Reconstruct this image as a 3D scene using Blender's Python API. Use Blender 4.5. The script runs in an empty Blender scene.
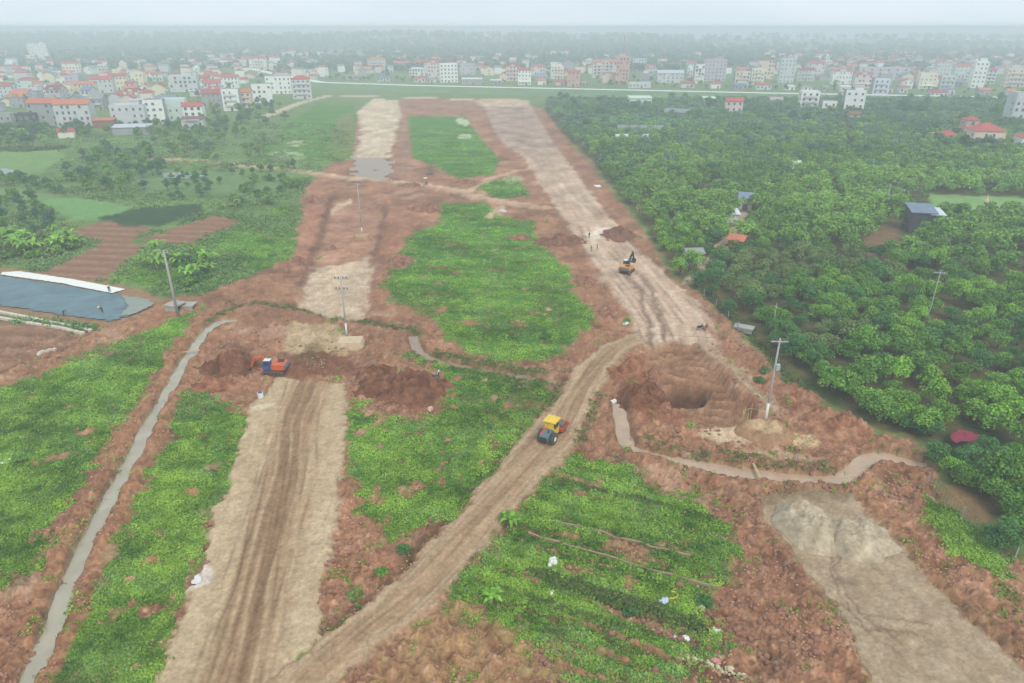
import bpy, bmesh, math, random
import numpy as np
from mathutils import Vector, Matrix

scene = bpy.context.scene
COL = scene.collection
random.seed(7)
rng = np.random.default_rng(11)
R = math.radians

# ---------------------------------------------------------------- camera
CAM_H = 50.0
PITCH = R(24.75)
FPX = 683.0                      # focal length in pixels of a 1024 px wide frame
cam_data = bpy.data.cameras.new("camera")
cam_data.sensor_width = 36.0
cam_data.lens = 36.0 * FPX / 1024.0
cam_data.clip_start = 0.5
cam_data.clip_end = 30000.0
cam = bpy.data.objects.new("camera", cam_data)
COL.objects.link(cam)
cam.location = (0, 0, CAM_H)
cam.rotation_euler = (R(90) - PITCH, 0, 0)
scene.camera = cam

# ---------------------------------------------------------------- sky, sun, exposure
SUN_EL, SUN_AZ = R(48), R(158)
world = bpy.data.worlds.new("World")
scene.world = world
world.use_nodes = True
wt = world.node_tree
wt.nodes.clear()
w_out = wt.nodes.new("ShaderNodeOutputWorld")
w_bg = wt.nodes.new("ShaderNodeBackground")
w_sky = wt.nodes.new("ShaderNodeTexSky")
w_sky.sky_type = 'NISHITA'
w_sky.sun_disc = False
w_sky.sun_elevation = SUN_EL
w_sky.sun_rotation = SUN_AZ
w_sky.dust_density = 4.0
w_mix = wt.nodes.new("ShaderNodeMix"); w_mix.data_type = 'RGBA'
w_geo = wt.nodes.new("ShaderNodeTexCoord")
w_map = wt.nodes.new("ShaderNodeMapping"); w_map.inputs['Scale'].default_value = (2.0, 2.0, 9.0)
w_noise = wt.nodes.new("ShaderNodeTexNoise"); w_noise.inputs['Scale'].default_value = 1.6
w_noise.inputs['Detail'].default_value = 5
w_ramp = wt.nodes.new("ShaderNodeValToRGB")
w_ramp.color_ramp.elements[0].position = 0.32
w_ramp.color_ramp.elements[0].color = (6.3, 7.3, 8.1, 1)
w_ramp.color_ramp.elements[1].position = 0.72
w_ramp.color_ramp.elements[1].color = (7.3, 8.2, 8.9, 1)
wt.links.new(w_geo.outputs['Generated'], w_map.inputs['Vector'])
wt.links.new(w_map.outputs['Vector'], w_noise.inputs['Vector'])
wt.links.new(w_noise.outputs['Fac'], w_ramp.inputs['Fac'])
w_mix.inputs[0].default_value = 0.9         # overcast: the cloud sheet covers nearly all of the clear sky
wt.links.new(w_sky.outputs['Color'], w_mix.inputs[6])
wt.links.new(w_ramp.outputs['Color'], w_mix.inputs[7])
wt.links.new(w_mix.outputs[2], w_bg.inputs['Color'])
w_bg.inputs['Strength'].default_value = 0.110
wt.links.new(w_bg.outputs['Background'], w_out.inputs['Surface'])

sun_data = bpy.data.lights.new("sun", 'SUN')
sun_data.energy = 1.5
sun_data.angle = R(16)
sun_data.color = (1.0, 0.96, 0.9)
sun = bpy.data.objects.new("sun", sun_data)
COL.objects.link(sun)
sun.rotation_euler = (R(90) - SUN_EL, 0, R(180) - SUN_AZ)

vs = scene.view_settings
vs.view_transform = 'Standard'
vs.look = 'None'
vs.exposure = 0.14
vs.gamma = 1.0
vs.use_curve_mapping = False
cy = scene.cycles
cy.max_bounces = 6
cy.diffuse_bounces = 3
cy.volume_bounces = 3
cy.transparent_max_bounces = 8

# ---------------------------------------------------------------- projection helpers
CP, SP = math.cos(PITCH), math.sin(PITCH)

def W(u, v, z=0.0):
    """The place on the level z seen along the photograph's direction (u, v)."""
    a, b = (u - 512.0) / FPX, (341.5 - v) / FPX
    dy, dz = CP + b * SP, -SP + b * CP
    t = (z - CAM_H) / dz
    return (a * t, dy * t)

def up_at(y, v):
    """Height of a point at distance y that is seen at row v."""
    b = (341.5 - v) / FPX
    return CAM_H + y * (-SP + b * CP) / (CP + b * SP)

def depth_at(y, z=0.0):
    return y * CP + (CAM_H - z) * SP

def s2l(c):
    c = np.asarray(c, float) / 255.0
    return np.where(c <= 0.04045, c / 12.92, ((c + 0.055) / 1.055) ** 2.4)

# ---------------------------------------------------------------- numpy noise
def _hash(ix, iy, seed):
    h = (ix.astype(np.uint32) * np.uint32(374761393) + iy.astype(np.uint32) * np.uint32(668265263) + np.uint32((seed * 974711) & 0xffffffff))
    h = (h ^ (h >> np.uint32(13))) * np.uint32(1274126177)
    h = h ^ (h >> np.uint32(16))
    return h

def gnoise(x, y, seed=0):
    x0 = np.floor(x); y0 = np.floor(y)
    fx = x - x0; fy = y - y0
    ix = x0.astype(np.int64); iy = y0.astype(np.int64)
    def g(dx, dy):
        a = _hash(ix + dx, iy + dy, seed).astype(np.float64) * (2 * np.pi / 4294967296.0)
        return np.cos(a) * (fx - dx) + np.sin(a) * (fy - dy)
    sx = fx * fx * fx * (fx * (fx * 6 - 15) + 10); sy = fy * fy * fy * (fy * (fy * 6 - 15) + 10)
    a = g(0, 0) * (1 - sx) + g(1, 0) * sx
    b = g(0, 1) * (1 - sx) + g(1, 1) * sx
    return (a * (1 - sy) + b * sy) * 1.5

def fbm(x, y, wl, octaves=4, seed=0, gain=0.55, cell=None):
    """Noise of wavelength wl metres; octaves finer than the mesh fade out."""
    out = np.zeros_like(x); amp = 1.0; tot = 0.0
    for o in range(octaves):
        n = gnoise(x / wl + 17.3 * o, y / wl - 9.1 * o, seed + o * 31)
        if cell is not None:
            n = n * np.clip(wl / (2.0 * cell) - 0.4, 0, 1)
        out += amp * n; tot += amp
        amp *= gain; wl *= 0.5
    return out / tot * 1.6

def sstep(a, b, x):
    t = np.clip((x - a) / (b - a), 0, 1)
    return t * t * (3 - 2 * t)

# ---------------------------------------------------------------- object helpers
def tag(o, label=None, cat=None, group=None, kind=None):
    if label: o["label"] = label
    if cat: o["category"] = cat
    if group: o["group"] = group
    if kind: o["kind"] = kind
    return o

def link_mesh(name, me, mats, parent=None, loc=None, rot=None, scale=None):
    if mats is not None:
        for m in (mats if isinstance(mats, (list, tuple)) else [mats]):
            me.materials.append(m)
    return link_obj(name, me, parent, loc, rot, scale)

def link_obj(name, me, parent=None, loc=None, rot=None, scale=None):
    o = bpy.data.objects.new(name, me)
    COL.objects.link(o)
    if parent is not None: o.parent = parent
    if loc is not None: o.location = loc
    if rot is not None: o.rotation_euler = rot
    if scale is not None: o.scale = scale
    return o

def empty(name, loc, rz=0.0, rot=None):
    o = bpy.data.objects.new(name, None)
    COL.objects.link(o)
    o.empty_display_size = 0.5
    o.location = loc
    o.rotation_euler = rot if rot else (0, 0, rz)
    return o

def copy_tree(o, parent=None):
    c = o.copy(); COL.objects.link(c)
    if parent is not None: c.parent = parent
    for ch in list(o.children):
        copy_tree(ch, c)
    return c

class MB:
    """Collects boxes, bars, tubes and faces into one mesh."""
    def __init__(self):
        self.v = []; self.f = []; self.mi = []
    def face(self, pts, mi=0):
        n = len(self.v); self.v += [tuple(p) for p in pts]; self.f.append(tuple(range(n, n + len(pts)))); self.mi.append(mi)
    def box(self, c, s, rz=0.0, mi=0, taper=1.0, M=None):
        hx, hy, hz = s[0] / 2, s[1] / 2, s[2] / 2
        n = len(self.v)
        ca, sa = math.cos(rz), math.sin(rz)
        for z in (-hz, hz):
            k = taper if z > 0 else 1.0
            for x, y in ((-hx, -hy), (hx, -hy), (hx, hy), (-hx, hy)):
                x *= k; y *= k
                p = Vector((c[0] + x * ca - y * sa, c[1] + x * sa + y * ca, c[2] + z))
                if M is not None: p = M @ p
                self.v.append(tuple(p))
        for q in ((3, 2, 1, 0), (4, 5, 6, 7), (0, 1, 5, 4), (1, 2, 6, 5), (2, 3, 7, 6), (3, 0, 4, 7)):
            self.f.append(tuple(n + i for i in q)); self.mi.append(mi)
        return self
    def tube(self, a, b, r0, r1=None, n=8, mi=0, caps=True):
        a, b = Vector(a), Vector(b); r1 = r0 if r1 is None else r1
        d = (b - a).normalized()
        s = d.cross(Vector((0, 0, 1)) if abs(d.z) < 0.9 else Vector((1, 0, 0))).normalized(); t = d.cross(s)
        k = len(self.v)
        for p, r in ((a, r0), (b, r1)):
            for i in range(n):
                an = 2 * math.pi * i / n
                self.v.append(tuple(p + (s * math.cos(an) + t * math.sin(an)) * r))
        for i in range(n):
            j = (i + 1) % n
            self.f.append((k + i, k + n + i, k + n + j, k + j)); self.mi.append(mi)
        if caps:
            self.f.append(tuple(k + i for i in range(n))); self.mi.append(mi)
            self.f.append(tuple(k + n + n - 1 - i for i in range(n))); self.mi.append(mi)
        return self
    def bar(self, a, b, w, h, mi=0, up=(0, 0, 1)):
        a, b = Vector(a), Vector(b)
        d = (b - a).normalized(); s = d.cross(Vector(up)).normalized(); t = s.cross(d)
        k = len(self.v)
        for p in (a, b):
            for x, y in ((-w / 2, -h / 2), (w / 2, -h / 2), (w / 2, h / 2), (-w / 2, h / 2)):
                self.v.append(tuple(p + s * x + t * y))
        for q in ((0, 1, 2, 3), (7, 6, 5, 4), (0, 4, 5, 1), (1, 5, 6, 2), (2, 6, 7, 3), (3, 7, 4, 0)):
            self.f.append(tuple(k + i for i in q)); self.mi.append(mi)
        return self
    def prism(self, prof, y0, y1, mi=0):
        """Profile of (x, z) points extruded along y."""
        k = len(self.v); n = len(prof)
        for y in (y0, y1):
            for x, z in prof: self.v.append((x, y, z))
        for i in range(n):
            j = (i + 1) % n
            self.f.append((k + i, k + j, k + n + j, k + n + i)); self.mi.append(mi)
        self.f.append(tuple(k + n - 1 - i for i in range(n))); self.mi.append(mi)
        self.f.append(tuple(k + n + i for i in range(n))); self.mi.append(mi)
        return self
    def ball(self, c, r, seg=8, rings=6, mi=0):
        k = len(self.v); rr = r if isinstance(r, (tuple, list)) else (r, r, r)
        for i in range(1, rings):
            th = math.pi * i / rings
            for j in range(seg):
                ph = 2 * math.pi * j / seg
                self.v.append((c[0] + rr[0] * math.sin(th) * math.cos(ph), c[1] + rr[1] * math.sin(th) * math.sin(ph), c[2] + rr[2] * math.cos(th)))
        top = len(self.v); self.v.append((c[0], c[1], c[2] + rr[2])); self.v.append((c[0], c[1], c[2] - rr[2]))
        for i in range(rings - 2):
            for j in range(seg):
                a = k + i * seg + j; b = k + i * seg + (j + 1) % seg
                self.f.append((a, a + seg, b + seg, b)); self.mi.append(mi)
        for j in range(seg):
            self.f.append((top, k + j, k + (j + 1) % seg)); self.mi.append(mi)
            e = k + (rings - 2) * seg
            self.f.append((top + 1, e + (j + 1) % seg, e + j)); self.mi.append(mi)
        return self
    def mesh(self, name, smooth=False):
        me = bpy.data.meshes.new(name)
        me.from_pydata(self.v, [], self.f)
        me.polygons.foreach_set("material_index", self.mi)
        if smooth: me.polygons.foreach_set("use_smooth", [True] * len(self.f))
        me.update()
        return me
    def build(self, name, mats, parent=None, smooth=False, loc=None, rot=None):
        return link_mesh(name, self.mesh(name, smooth), mats, parent, loc, rot)

# ---------------------------------------------------------------- materials
def mat(name, rgb, rough=0.8, var=0.15, scale=1.5, metal=0.0, bump=0.0, srgb=True, rand=0.0):
    """Procedural paint / plaster / metal: base colour broken up by noise, optional bump and per-object tone."""
    m = bpy.data.materials.new(name); m.use_nodes = True
    nt = m.node_tree; b = nt.nodes["Principled BSDF"]
    b.inputs['Roughness'].default_value = rough; b.inputs['Metallic'].default_value = metal
    c = s2l(rgb) if srgb else np.array(rgb, float)
    tc = nt.nodes.new("ShaderNodeTexCoord")
    nz = nt.nodes.new("ShaderNodeTexNoise"); nz.inputs['Scale'].default_value = scale; nz.inputs['Detail'].default_value = 6
    nz.inputs['Roughness'].default_value = 0.65
    nt.links.new(tc.outputs['Object'], nz.inputs['Vector'])
    rp = nt.nodes.new("ShaderNodeValToRGB")
    rp.color_ramp.elements[0].position = 0.3; rp.color_ramp.elements[1].position = 0.7
    lo = np.clip(c * (1 - var), 0, 1); hi = np.clip(c * (1 + var * 0.6), 0, 1)
    rp.color_ramp.elements[0].color = (*lo, 1); rp.color_ramp.elements[1].color = (*hi, 1)
    nt.links.new(nz.outputs['Fac'], rp.inputs['Fac'])
    last = rp.outputs['Color']
    if rand > 0:
        oi = nt.nodes.new("ShaderNodeObjectInfo")
        mr = nt.nodes.new("ShaderNodeMapRange"); mr.inputs['To Min'].default_value = 1 - rand; mr.inputs['To Max'].default_value = 1 + rand * 0.5
        nt.links.new(oi.outputs['Random'], mr.inputs['Value'])
        hs = nt.nodes.new("ShaderNodeHueSaturation")
        nt.links.new(mr.outputs['Result'], hs.inputs['Value']); nt.links.new(last, hs.inputs['Color'])
        last = hs.outputs['Color']
    nt.links.new(last, b.inputs['Base Color'])
    if bump > 0:
        bp = nt.nodes.new("ShaderNodeBump"); bp.inputs['Strength'].default_value = bump; bp.inputs['Distance'].default_value = 0.05
        nt.links.new(nz.outputs['Fac'], bp.inputs['Height']); nt.links.new(bp.outputs['Normal'], b.inputs['Normal'])
    return m
# ================================================================ THE GROUND
# One graded sheet: fine cells near the drone, coarser ones with distance, out to the horizon.
def y_of_row(v):
    return W(512, v)[1]
rows_v = list(np.arange(765, 36.9, -1.6))
ys = [2.0, 12.0, 22.0] + [y_of_row(v) for v in rows_v]
while ys[-1] < 12000: ys.append(ys[-1] * 1.12)
ys = np.array(ys)
us = np.concatenate([np.array([-9000, -5000, -3000, -2000, -1400, -1000, -750, -560, -430, -340, -270, -215, -170, -135, -105, -80, -60, -45]),
                     np.arange(-36, 1061, 1.6),
                     np.array([1070, 1082, 1097, 1115, 1140, 1170, 1210, 1260, 1320, 1400, 1500, 1650, 1850, 2200, 2800, 3600, 5000, 9000])])
NR, NC = len(ys), len(us)
Yg = np.repeat(ys[:, None], NC, 1)
DEP = Yg * CP + CAM_H * SP
Xg = (us[None, :] - 512.0) / FPX * DEP
cell = np.maximum(np.abs(np.gradient(ys))[:, None] * np.ones((1, NC)) * 0.6, np.abs(np.gradient(us))[None, :] / FPX * DEP)
DIST = Yg

_w = 0.35 + 0.004 * np.clip(DIST, 0, 400)
XW = Xg + _w * (fbm(Xg, Yg, 5.0, 4, 3, cell=cell) * 1.3 + fbm(Xg, Yg, 1.2, 2, 8, cell=cell) * 0.5)
YW = Yg + _w * (fbm(Xg, Yg, 5.0, 4, 5, cell=cell) * 1.3 + fbm(Xg, Yg, 1.2, 2, 9, cell=cell) * 0.5)

def chaikin(p, closed=False, n=1):
    p = [np.array(q, float) for q in p]
    for _ in range(n):
        q = []
        m = len(p) if closed else len(p) - 1
        if not closed: q.append(p[0])
        for i in range(m):
            a, b = p[i], p[(i + 1) % len(p)]
            q += [a * .75 + b * .25, a * .25 + b * .75]
        if not closed: q.append(p[-1])
        p = q
    return p

def sdf_world(P, X, Y, margin=12.0):
    P = np.asarray(P, float)
    out = np.full(X.shape, -99.0)
    lo = P.min(0) - margin; hi = P.max(0) + margin
    sel = (X > lo[0]) & (X < hi[0]) & (Y > lo[1]) & (Y < hi[1])
    if not sel.any(): return out
    x = X[sel]; y = Y[sel]
    d2 = np.full(x.shape, 1e12); ins = np.zeros(x.shape, bool)
    n = len(P)
    for i in range(n):
        ax, ay = P[i]; bx, by = P[(i + 1) % n]
        ex, ey = bx - ax, by - ay
        L = ex * ex + ey * ey + 1e-12
        t = np.clip(((x - ax) * ex + (y - ay) * ey) / L, 0, 1)
        d2 = np.minimum(d2, (x - ax - t * ex) ** 2 + (y - ay - t * ey) ** 2)
        c = (ay > y) != (by > y)
        if c.any():
            ins ^= c & (x < (bx - ax) * (y - ay) / (by - ay + 1e-12) + ax)
    d = np.sqrt(d2)
    out[sel] = np.where(ins, d, -d)
    return out

def poly_w(px, smooth=1):
    p = chaikin(px, True, smooth) if smooth else px
    return np.array([W(*q) for q in p])

def sdf(px, smooth=1, warp=True):
    P = poly_w(px, smooth)
    return sdf_world(P, XW if warp else Xg, YW if warp else Yg)

def line_st(P, X, Y, reach):
    """Along (s) and across (t) coordinates of the nearest point of a polyline; t = 999 beyond reach."""
    P = np.asarray(P, float)
    S = np.zeros(X.shape); T = np.full(X.shape, 999.0); best = np.full(X.shape, 1e12)
    lo = P.min(0) - reach; hi = P.max(0) + reach
    sel = (X > lo[0]) & (X < hi[0]) & (Y > lo[1]) & (Y < hi[1])
    if not sel.any(): return S, T
    x = X[sel]; y = Y[sel]; b = np.full(x.shape, 1e12); s = np.zeros(x.shape); t = np.full(x.shape, 999.0)
    acc = 0.0
    for i in range(len(P) - 1):
        a = P[i]; e = P[i + 1] - a; L = math.hypot(*e) + 1e-9; e = e / L
        k = np.clip((x - a[0]) * e[0] + (y - a[1]) * e[1], 0, L)
        dx = x - a[0] - k * e[0]; dy = y - a[1] - k * e[1]
        d2 = dx * dx + dy * dy
        m = d2 < b
        b[m] = d2[m]; s[m] = acc + k[m]
        sg = np.sign(e[0] * dy - e[1] * dx)
        t[m] = (np.sqrt(d2) * sg)[m]
        acc += L
    t[np.abs(t) > reach] = 999.0
    S[sel] = s; T[sel] = t
    return S, T

def band(left, right, smooth=2):
    """A road from its two edges (photo pixels on the ground): polygon and centre line in world metres."""
    L = np.array([W(*q) for q in chaikin(left, False, smooth)]); Rr = np.array([W(*q) for q in chaikin(right, False, smooth)])
    def even(P, n=40):
        k = np.concatenate([[0], np.cumsum(np.hypot(*np.diff(P, axis=0).T))]); q = np.linspace(0, k[-1], n)
        return np.stack([np.interp(q, k, P[:, 0]), np.interp(q, k, P[:, 1])], 1)
    L, Rr = even(L), even(Rr)
    return np.concatenate([L, Rr[::-1]]), (L + Rr) / 2

def m_fbm(wl, o=4, seed=0): return fbm(Xg, Yg, wl, o, seed, cell=cell)

C = np.zeros((NR, NC, 3)); H = np.zeros((NR, NC)); 
def mix(mask, col):
    global C
    m = mask[..., None]
    C = C * (1 - m) + (s2l(col) if np.ndim(col) == 1 else col) * m

def tones(cols, n, spread=1.0):
    """Blend a list of colours by a noise field of about -1 .. 1."""
    cols = [s2l(c) for c in cols]
    t = np.clip((n * spread + 1) / 2, 0, 0.9999) * (len(cols) - 1)
    i = t.astype(int); f = (t - i)[..., None]
    cc = np.array(cols)
    return cc[i] * (1 - f) + cc[np.minimum(i + 1, len(cols) - 1)] * f

N_big, N_mid, N_fine, N_grit = m_fbm(28, 4, 1), m_fbm(7, 4, 2), m_fbm(2.2, 4, 4), m_fbm(0.8, 2, 6)
N_a, N_b = m_fbm(12, 5, 21), m_fbm(3.5, 4, 22)

SOIL = tones([(128, 90, 70), (156, 114, 92), (172, 130, 108), (194, 156, 134)], N_mid * 0.5 + N_fine * 0.5 + N_grit * 0.6 + 0.3 * m_fbm(0.45, 1, 61))
SOILD = tones([(104, 66, 50), (130, 86, 66), (150, 104, 84)], N_mid * 0.6 + N_fine * 0.6)
GRASS = tones([(62, 92, 42), (74, 122, 48), (98, 148, 60), (118, 160, 74)], N_a * 0.6 + N_b * 0.5 + N_fine * 0.25)
DULL = tones([(64, 84, 52), (84, 108, 62), (104, 132, 76), (128, 132, 92)], N_a * 0.7 + N_b * 0.5)
PALE = tones([(170, 142, 122), (196, 172, 152), (212, 194, 176)], N_mid * 0.6 + N_fine * 0.4)

# ---- far land: mixed fields and scrub, paler fields far away on the other side of the levee
C[:] = DULL * 1.35
far = sstep(700, 1500, Yg)
mix(far * 0.8, tones([(58, 76, 56), (74, 92, 64), (96, 112, 80)], m_fbm(220, 4, 51)))
mix(sstep(0.0, 0.5, m_fbm(420, 3, 57) + sstep(200, 1400, Xg) * 0.6) * sstep(950, 1500, Yg) * 0.8, tones([(120, 140, 96), (150, 160, 118), (140, 150, 110)], m_fbm(90, 3, 58)))

# ---- earth works: the whole strip that has been stripped of its green
soil_px = [(-260, 350), (0, 332), (100, 332), (160, 300), (225, 288), (288, 258), (300, 215), (303, 190), (320, 172), (345, 152), (352, 115), (378, 97), (545, 101), (566, 140), (590, 160), (615, 195), (648, 235), (672, 278), (700, 292), (760, 352), (800, 388), (830, 412), (870, 434), (925, 441), (930, 480), (965, 535), (1030, 565), (1300, 640), (1300, 780), (-400, 780)]
d_soil = sdf(soil_px, 1)
M_soil = sstep(-0.8, 0.8, d_soil + 1.2 * N_fine)
PATCH = m_fbm(16, 4, 66)
SOIL = SOIL * (1 + .22 * np.clip(PATCH, -1, 1)[..., None]) * (1 - .30 * sstep(.25, .6, m_fbm(9, 4, 67))[..., None])
SOIL = SOIL * (1 - .55 * sstep(.3, .65, m_fbm(13, 4, 68))[..., None]) + s2l((196, 164, 146)) * (.55 * sstep(.3, .65, m_fbm(13, 4, 68)))[..., None]
mix(M_soil, SOIL)
soil_rough = M_soil.copy()

# ---- orchard floor
orch_px = [(540, 104), (566, 138), (590, 158), (617, 193), (650, 234), (674, 276), (704, 290), (764, 350), (804, 384), (834, 408), (872, 431), (926, 439), (936, 470), (960, 500), (1000, 520), (1060, 560), (1300, 600), (1900, 420), (1900, 112), (1024, 99), (760, 93), (560, 90)]
d_orch = sdf(orch_px, 1)
M_orch = sstep(-0.5, 1.0, d_orch)
mix(M_orch, tones([(58, 72, 44), (78, 88, 54), (112, 104, 72), (136, 108, 82)], N_a * 0.6 + N_b * 0.7))

# ---- green fields: (polygon, kind of ground, cover 0..1 of the weeds)
fields = {
 'mid':  [(441, 203), (487, 203), (500, 216), (532, 222), (536, 240), (552, 254), (569, 269), (574, 294), (594, 318), (577, 340), (545, 358), (489, 360), (461, 345), (443, 334), (440, 321), (421, 312), (397, 303), (381, 285), (392, 269), (401, 248), (415, 232), (440, 224)],
 'top':  [(406, 116), (465, 116), (477, 134), (499, 160), (493, 174), (459, 179), (436, 166), (412, 157), (409, 134)],
 'top2': [(471, 185), (516, 176), (530, 196), (500, 199)],
 'tl':   [(258, 157), (290, 122), (318, 104), (352, 105), (357, 116), (352, 160), (318, 162)],
 'cen':  [(352, 402), (370, 417), (435, 419), (455, 395), (440, 372), (400, 352), (418, 352), (470, 368), (555, 385), (548, 415), (522, 438), (476, 491), (448, 520), (425, 518), (400, 545), (372, 515), (352, 480), (346, 440)],
 'strip':[(181, 392), (217, 396), (243, 419), (243, 446), (226, 490), (204, 540), (180, 590), (164, 645), (152, 700), (50, 700), (68, 655), (82, 622), (95, 590), (116, 558), (139, 500), (164, 450)],
 'west': [(-260, 400), (0, 388), (50, 372), (98, 348), (150, 330), (188, 322), (176, 340), (156, 370), (144, 393), (116, 428), (102, 443), (88, 467), (74, 494), (46, 525), (22, 580), (0, 592), (-300, 640)],
 'wst2': [(118, 342), (190, 312), (200, 306), (186, 326), (150, 340)],
 'plot': [(108, 278), (145, 246), (188, 246), (238, 228), (286, 204), (300, 214), (292, 256), (269, 266), (202, 292), (141, 286)],
 'south':[(574, 458), (629, 467), (643, 484), (675, 495), (703, 506), (734, 532), (738, 552), (728, 575), (700, 590), (716, 640), (690, 668), (640, 700), (560, 700), (500, 640), (465, 610), (440, 606), (465, 576), (497, 538), (522, 508), (547, 478)],
 'east': [(925, 500), (945, 505), (965, 530), (990, 545), (1005, 560), (985, 572), (955, 552), (935, 530)],
}
GM = np.zeros((NR, NC)); field_sd = {}
for k, px in fields.items():
    d = sdf(px, 0); field_sd[k] = d
    m = sstep(-1.5, 1.5, d + N_fine * 1.5 + N_grit * .9)
    if k == 'cen': m *= 1 - sstep(0.25, 0.7, N_b + sstep(470, 530, 341 + 0 * Xg) * 0 + (sstep(62, 45, Yg) * 0.9))
    if k == 'strip': m *= 1 - sstep(0.55, 0.9, N_mid + 0.3 * N_fine)
    if k == 'top': m *= 0.9
    GM = np.maximum(GM, m)
# crop rows: bands of taller and lower growth along each field's old beds
def bands(a_deg, wl, seed):
    c_, s_ = math.cos(R(a_deg)), math.sin(R(a_deg)); uu = Xg * c_ + Yg * s_; vv = -Xg * s_ + Yg * c_
    return fbm(uu * .16, vv, wl, 3, seed, cell=cell * .6)
ROWS = bands(-9, 4.2, 141) * (field_sd['south'] < -3) + bands(-27, 3.2, 142) * (field_sd['south'] >= -3)
c_, s_ = math.cos(R(-27)), math.sin(R(-27)); vv_ = -Xg * s_ + Yg * c_ + .5 * m_fbm(14, 2, 147)
ROWS = ROWS + np.where(field_sd['south'] > -3, .62 * np.sin(vv_ * 2 * math.pi / 2.5) * np.clip(.45 + m_fbm(12, 2, 148), 0, 1), 0)
GM = GM * np.clip(1.05 + np.where(field_sd['south'] > -3, 1.5, .9) * np.minimum(ROWS + .22, 0) - .8 * sstep(.42, .7, m_fbm(5, 3, 144)), 0, 1)
GRASS = GRASS * (1 + .35 * np.clip(ROWS, -1, 1)[..., None])
brown = sstep(.38, .7, m_fbm(11, 4, 145) - .25 * ROWS)[..., None]; GRASS = GRASS * (1 - brown * .6) + s2l((128, 112, 74)) * brown * .6
mix(sstep(0, .8, GM), GRASS)
# dry and bare places in the southern field
dry = sstep(-1, 1.5, sdf([(420, 618), (470, 590), (505, 612), (545, 640), (600, 690), (600, 720), (360, 720), (380, 660)], 1) + N_fine * 1.5 + N_b)
mix(dry * 0.85, tones([(120, 96, 66), (156, 122, 92), (178, 146, 112), (122, 128, 72)], N_b * .5 + N_fine * .6 + N_grit * .4)); GM *= 1 - dry * 0.75
PLOTS = [([(606, 538), (632, 541), (668, 560), (664, 572), (640, 568), (608, 551)], (176, 140, 112)),
         ([(562, 526), (588, 532), (582, 542), (558, 536)], (158, 136, 96)),
         ([(560, 560), (600, 566), (600, 580), (566, 574)], (142, 122, 82)),
         ([(606, 600), (640, 612), (680, 630), (676, 640), (640, 628), (604, 612)], (160, 126, 100)),
         ([(622, 576), (640, 574), (640, 596), (622, 590)], (150, 128, 90))]
for px, c in PLOTS:
    m = sstep(-0.3, 0.4, sdf(px, 1)); mix(m * 0.9, np.clip(s2l(c) * (1 + 0.25 * N_fine[..., None]), 0, 1)); GM *= 1 - m

# ---- western plain: lawns, ploughed plots, ponds
LAWN = [([(60, 196), (28, 186), (-60, 192), (-60, 206), (20, 204)], (120, 150, 96)), ([(28, 197), (95, 199), (134, 207), (114, 218), (78, 222), (52, 212)], (118, 166, 104)),
        ([(-60, 152), (62, 150), (66, 158), (40, 172), (-60, 190)], (122, 160, 96)),
        ([(130, 165), (200, 172), (300, 172), (280, 192), (210, 195), (140, 190)], (112, 148, 96)),
        ([(928, 194), (1040, 198), (1200, 205), (1200, 222), (1030, 219), (930, 214)], (134, 176, 112))]
lawn_masks = []
for px, c in LAWN:
    m = sstep(-0.6, 0.6, sdf(px, 0)); lawn_masks.append(m); mix(m, np.clip(s2l(c) * (1 + 0.16 * N_mid[..., None] + 0.1 * N_fine[..., None]), 0, 1))
PLOUGH = [[(67, 231), (107, 221), (150, 228), (131, 243), (90, 240)], [(140, 240), (215, 215), (242, 221), (188, 245)], [(37, 275), (110, 240), (146, 246), (108, 281)],
          [(-100, 330), (0, 320), (60, 328), (84, 340), (40, 362), (0, 372), (-100, 380)]]
PM = np.zeros((NR, NC))
for k, px in enumerate(PLOUGH):
    m = sstep(-0.5, 0.5, sdf(px, 0)); PM = np.maximum(PM, m)
    fr = np.sin((Xg * 0.12 + Yg * 0.99) * 2 * math.pi / 4.6) * (.6 + .4 * N_b)
    mix(m, tones([(124, 90, 72), (152, 116, 98), (172, 136, 118)], fr * 0.75 + N_b * 0.4))
    H += m * fr * 0.12
DARKBED = sstep(-0.6, 0.6, sdf([(98, 218), (140, 208), (200, 204), (205, 212), (160, 226), (125, 226)], 0))
mix(DARKBED, tones([(48, 76, 50), (66, 96, 62)], N_b))

# ---- disturbed soil: mounds, clods
clod = np.abs(m_fbm(3.0, 5, 41)); clod2 = m_fbm(1.1, 3, 43)
H += soil_rough * (1 - GM * 0.7) * (1.0 * (clod - 0.25) + 0.2 * clod2 + 0.45 * m_fbm(9, 3, 45))
H += M_orch * 0.25 * m_fbm(6, 3, 46)
clump_n = gnoise(Xg / 0.55, Yg / 0.55, 63) * np.clip(0.55 / (1.4 * cell) - .1, 0, 1) + 0.5 * gnoise(Xg / 1.3, Yg / 1.3, 64)
light_clods = soil_rough * (1 - GM) * sstep(0.45, 0.7, clump_n + 0.25 * N_mid)
mix(light_clods * 0.45, (206, 174, 152))
# tufts that sprout in the bare soil
sprout = soil_rough * sstep(0.62, 0.85, m_fbm(6, 4, 71) + 0.15 * N_grit) * (1 - GM)
mix(sprout * 0.8, GRASS); GM = np.maximum(GM, sprout * 0.7)

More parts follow.
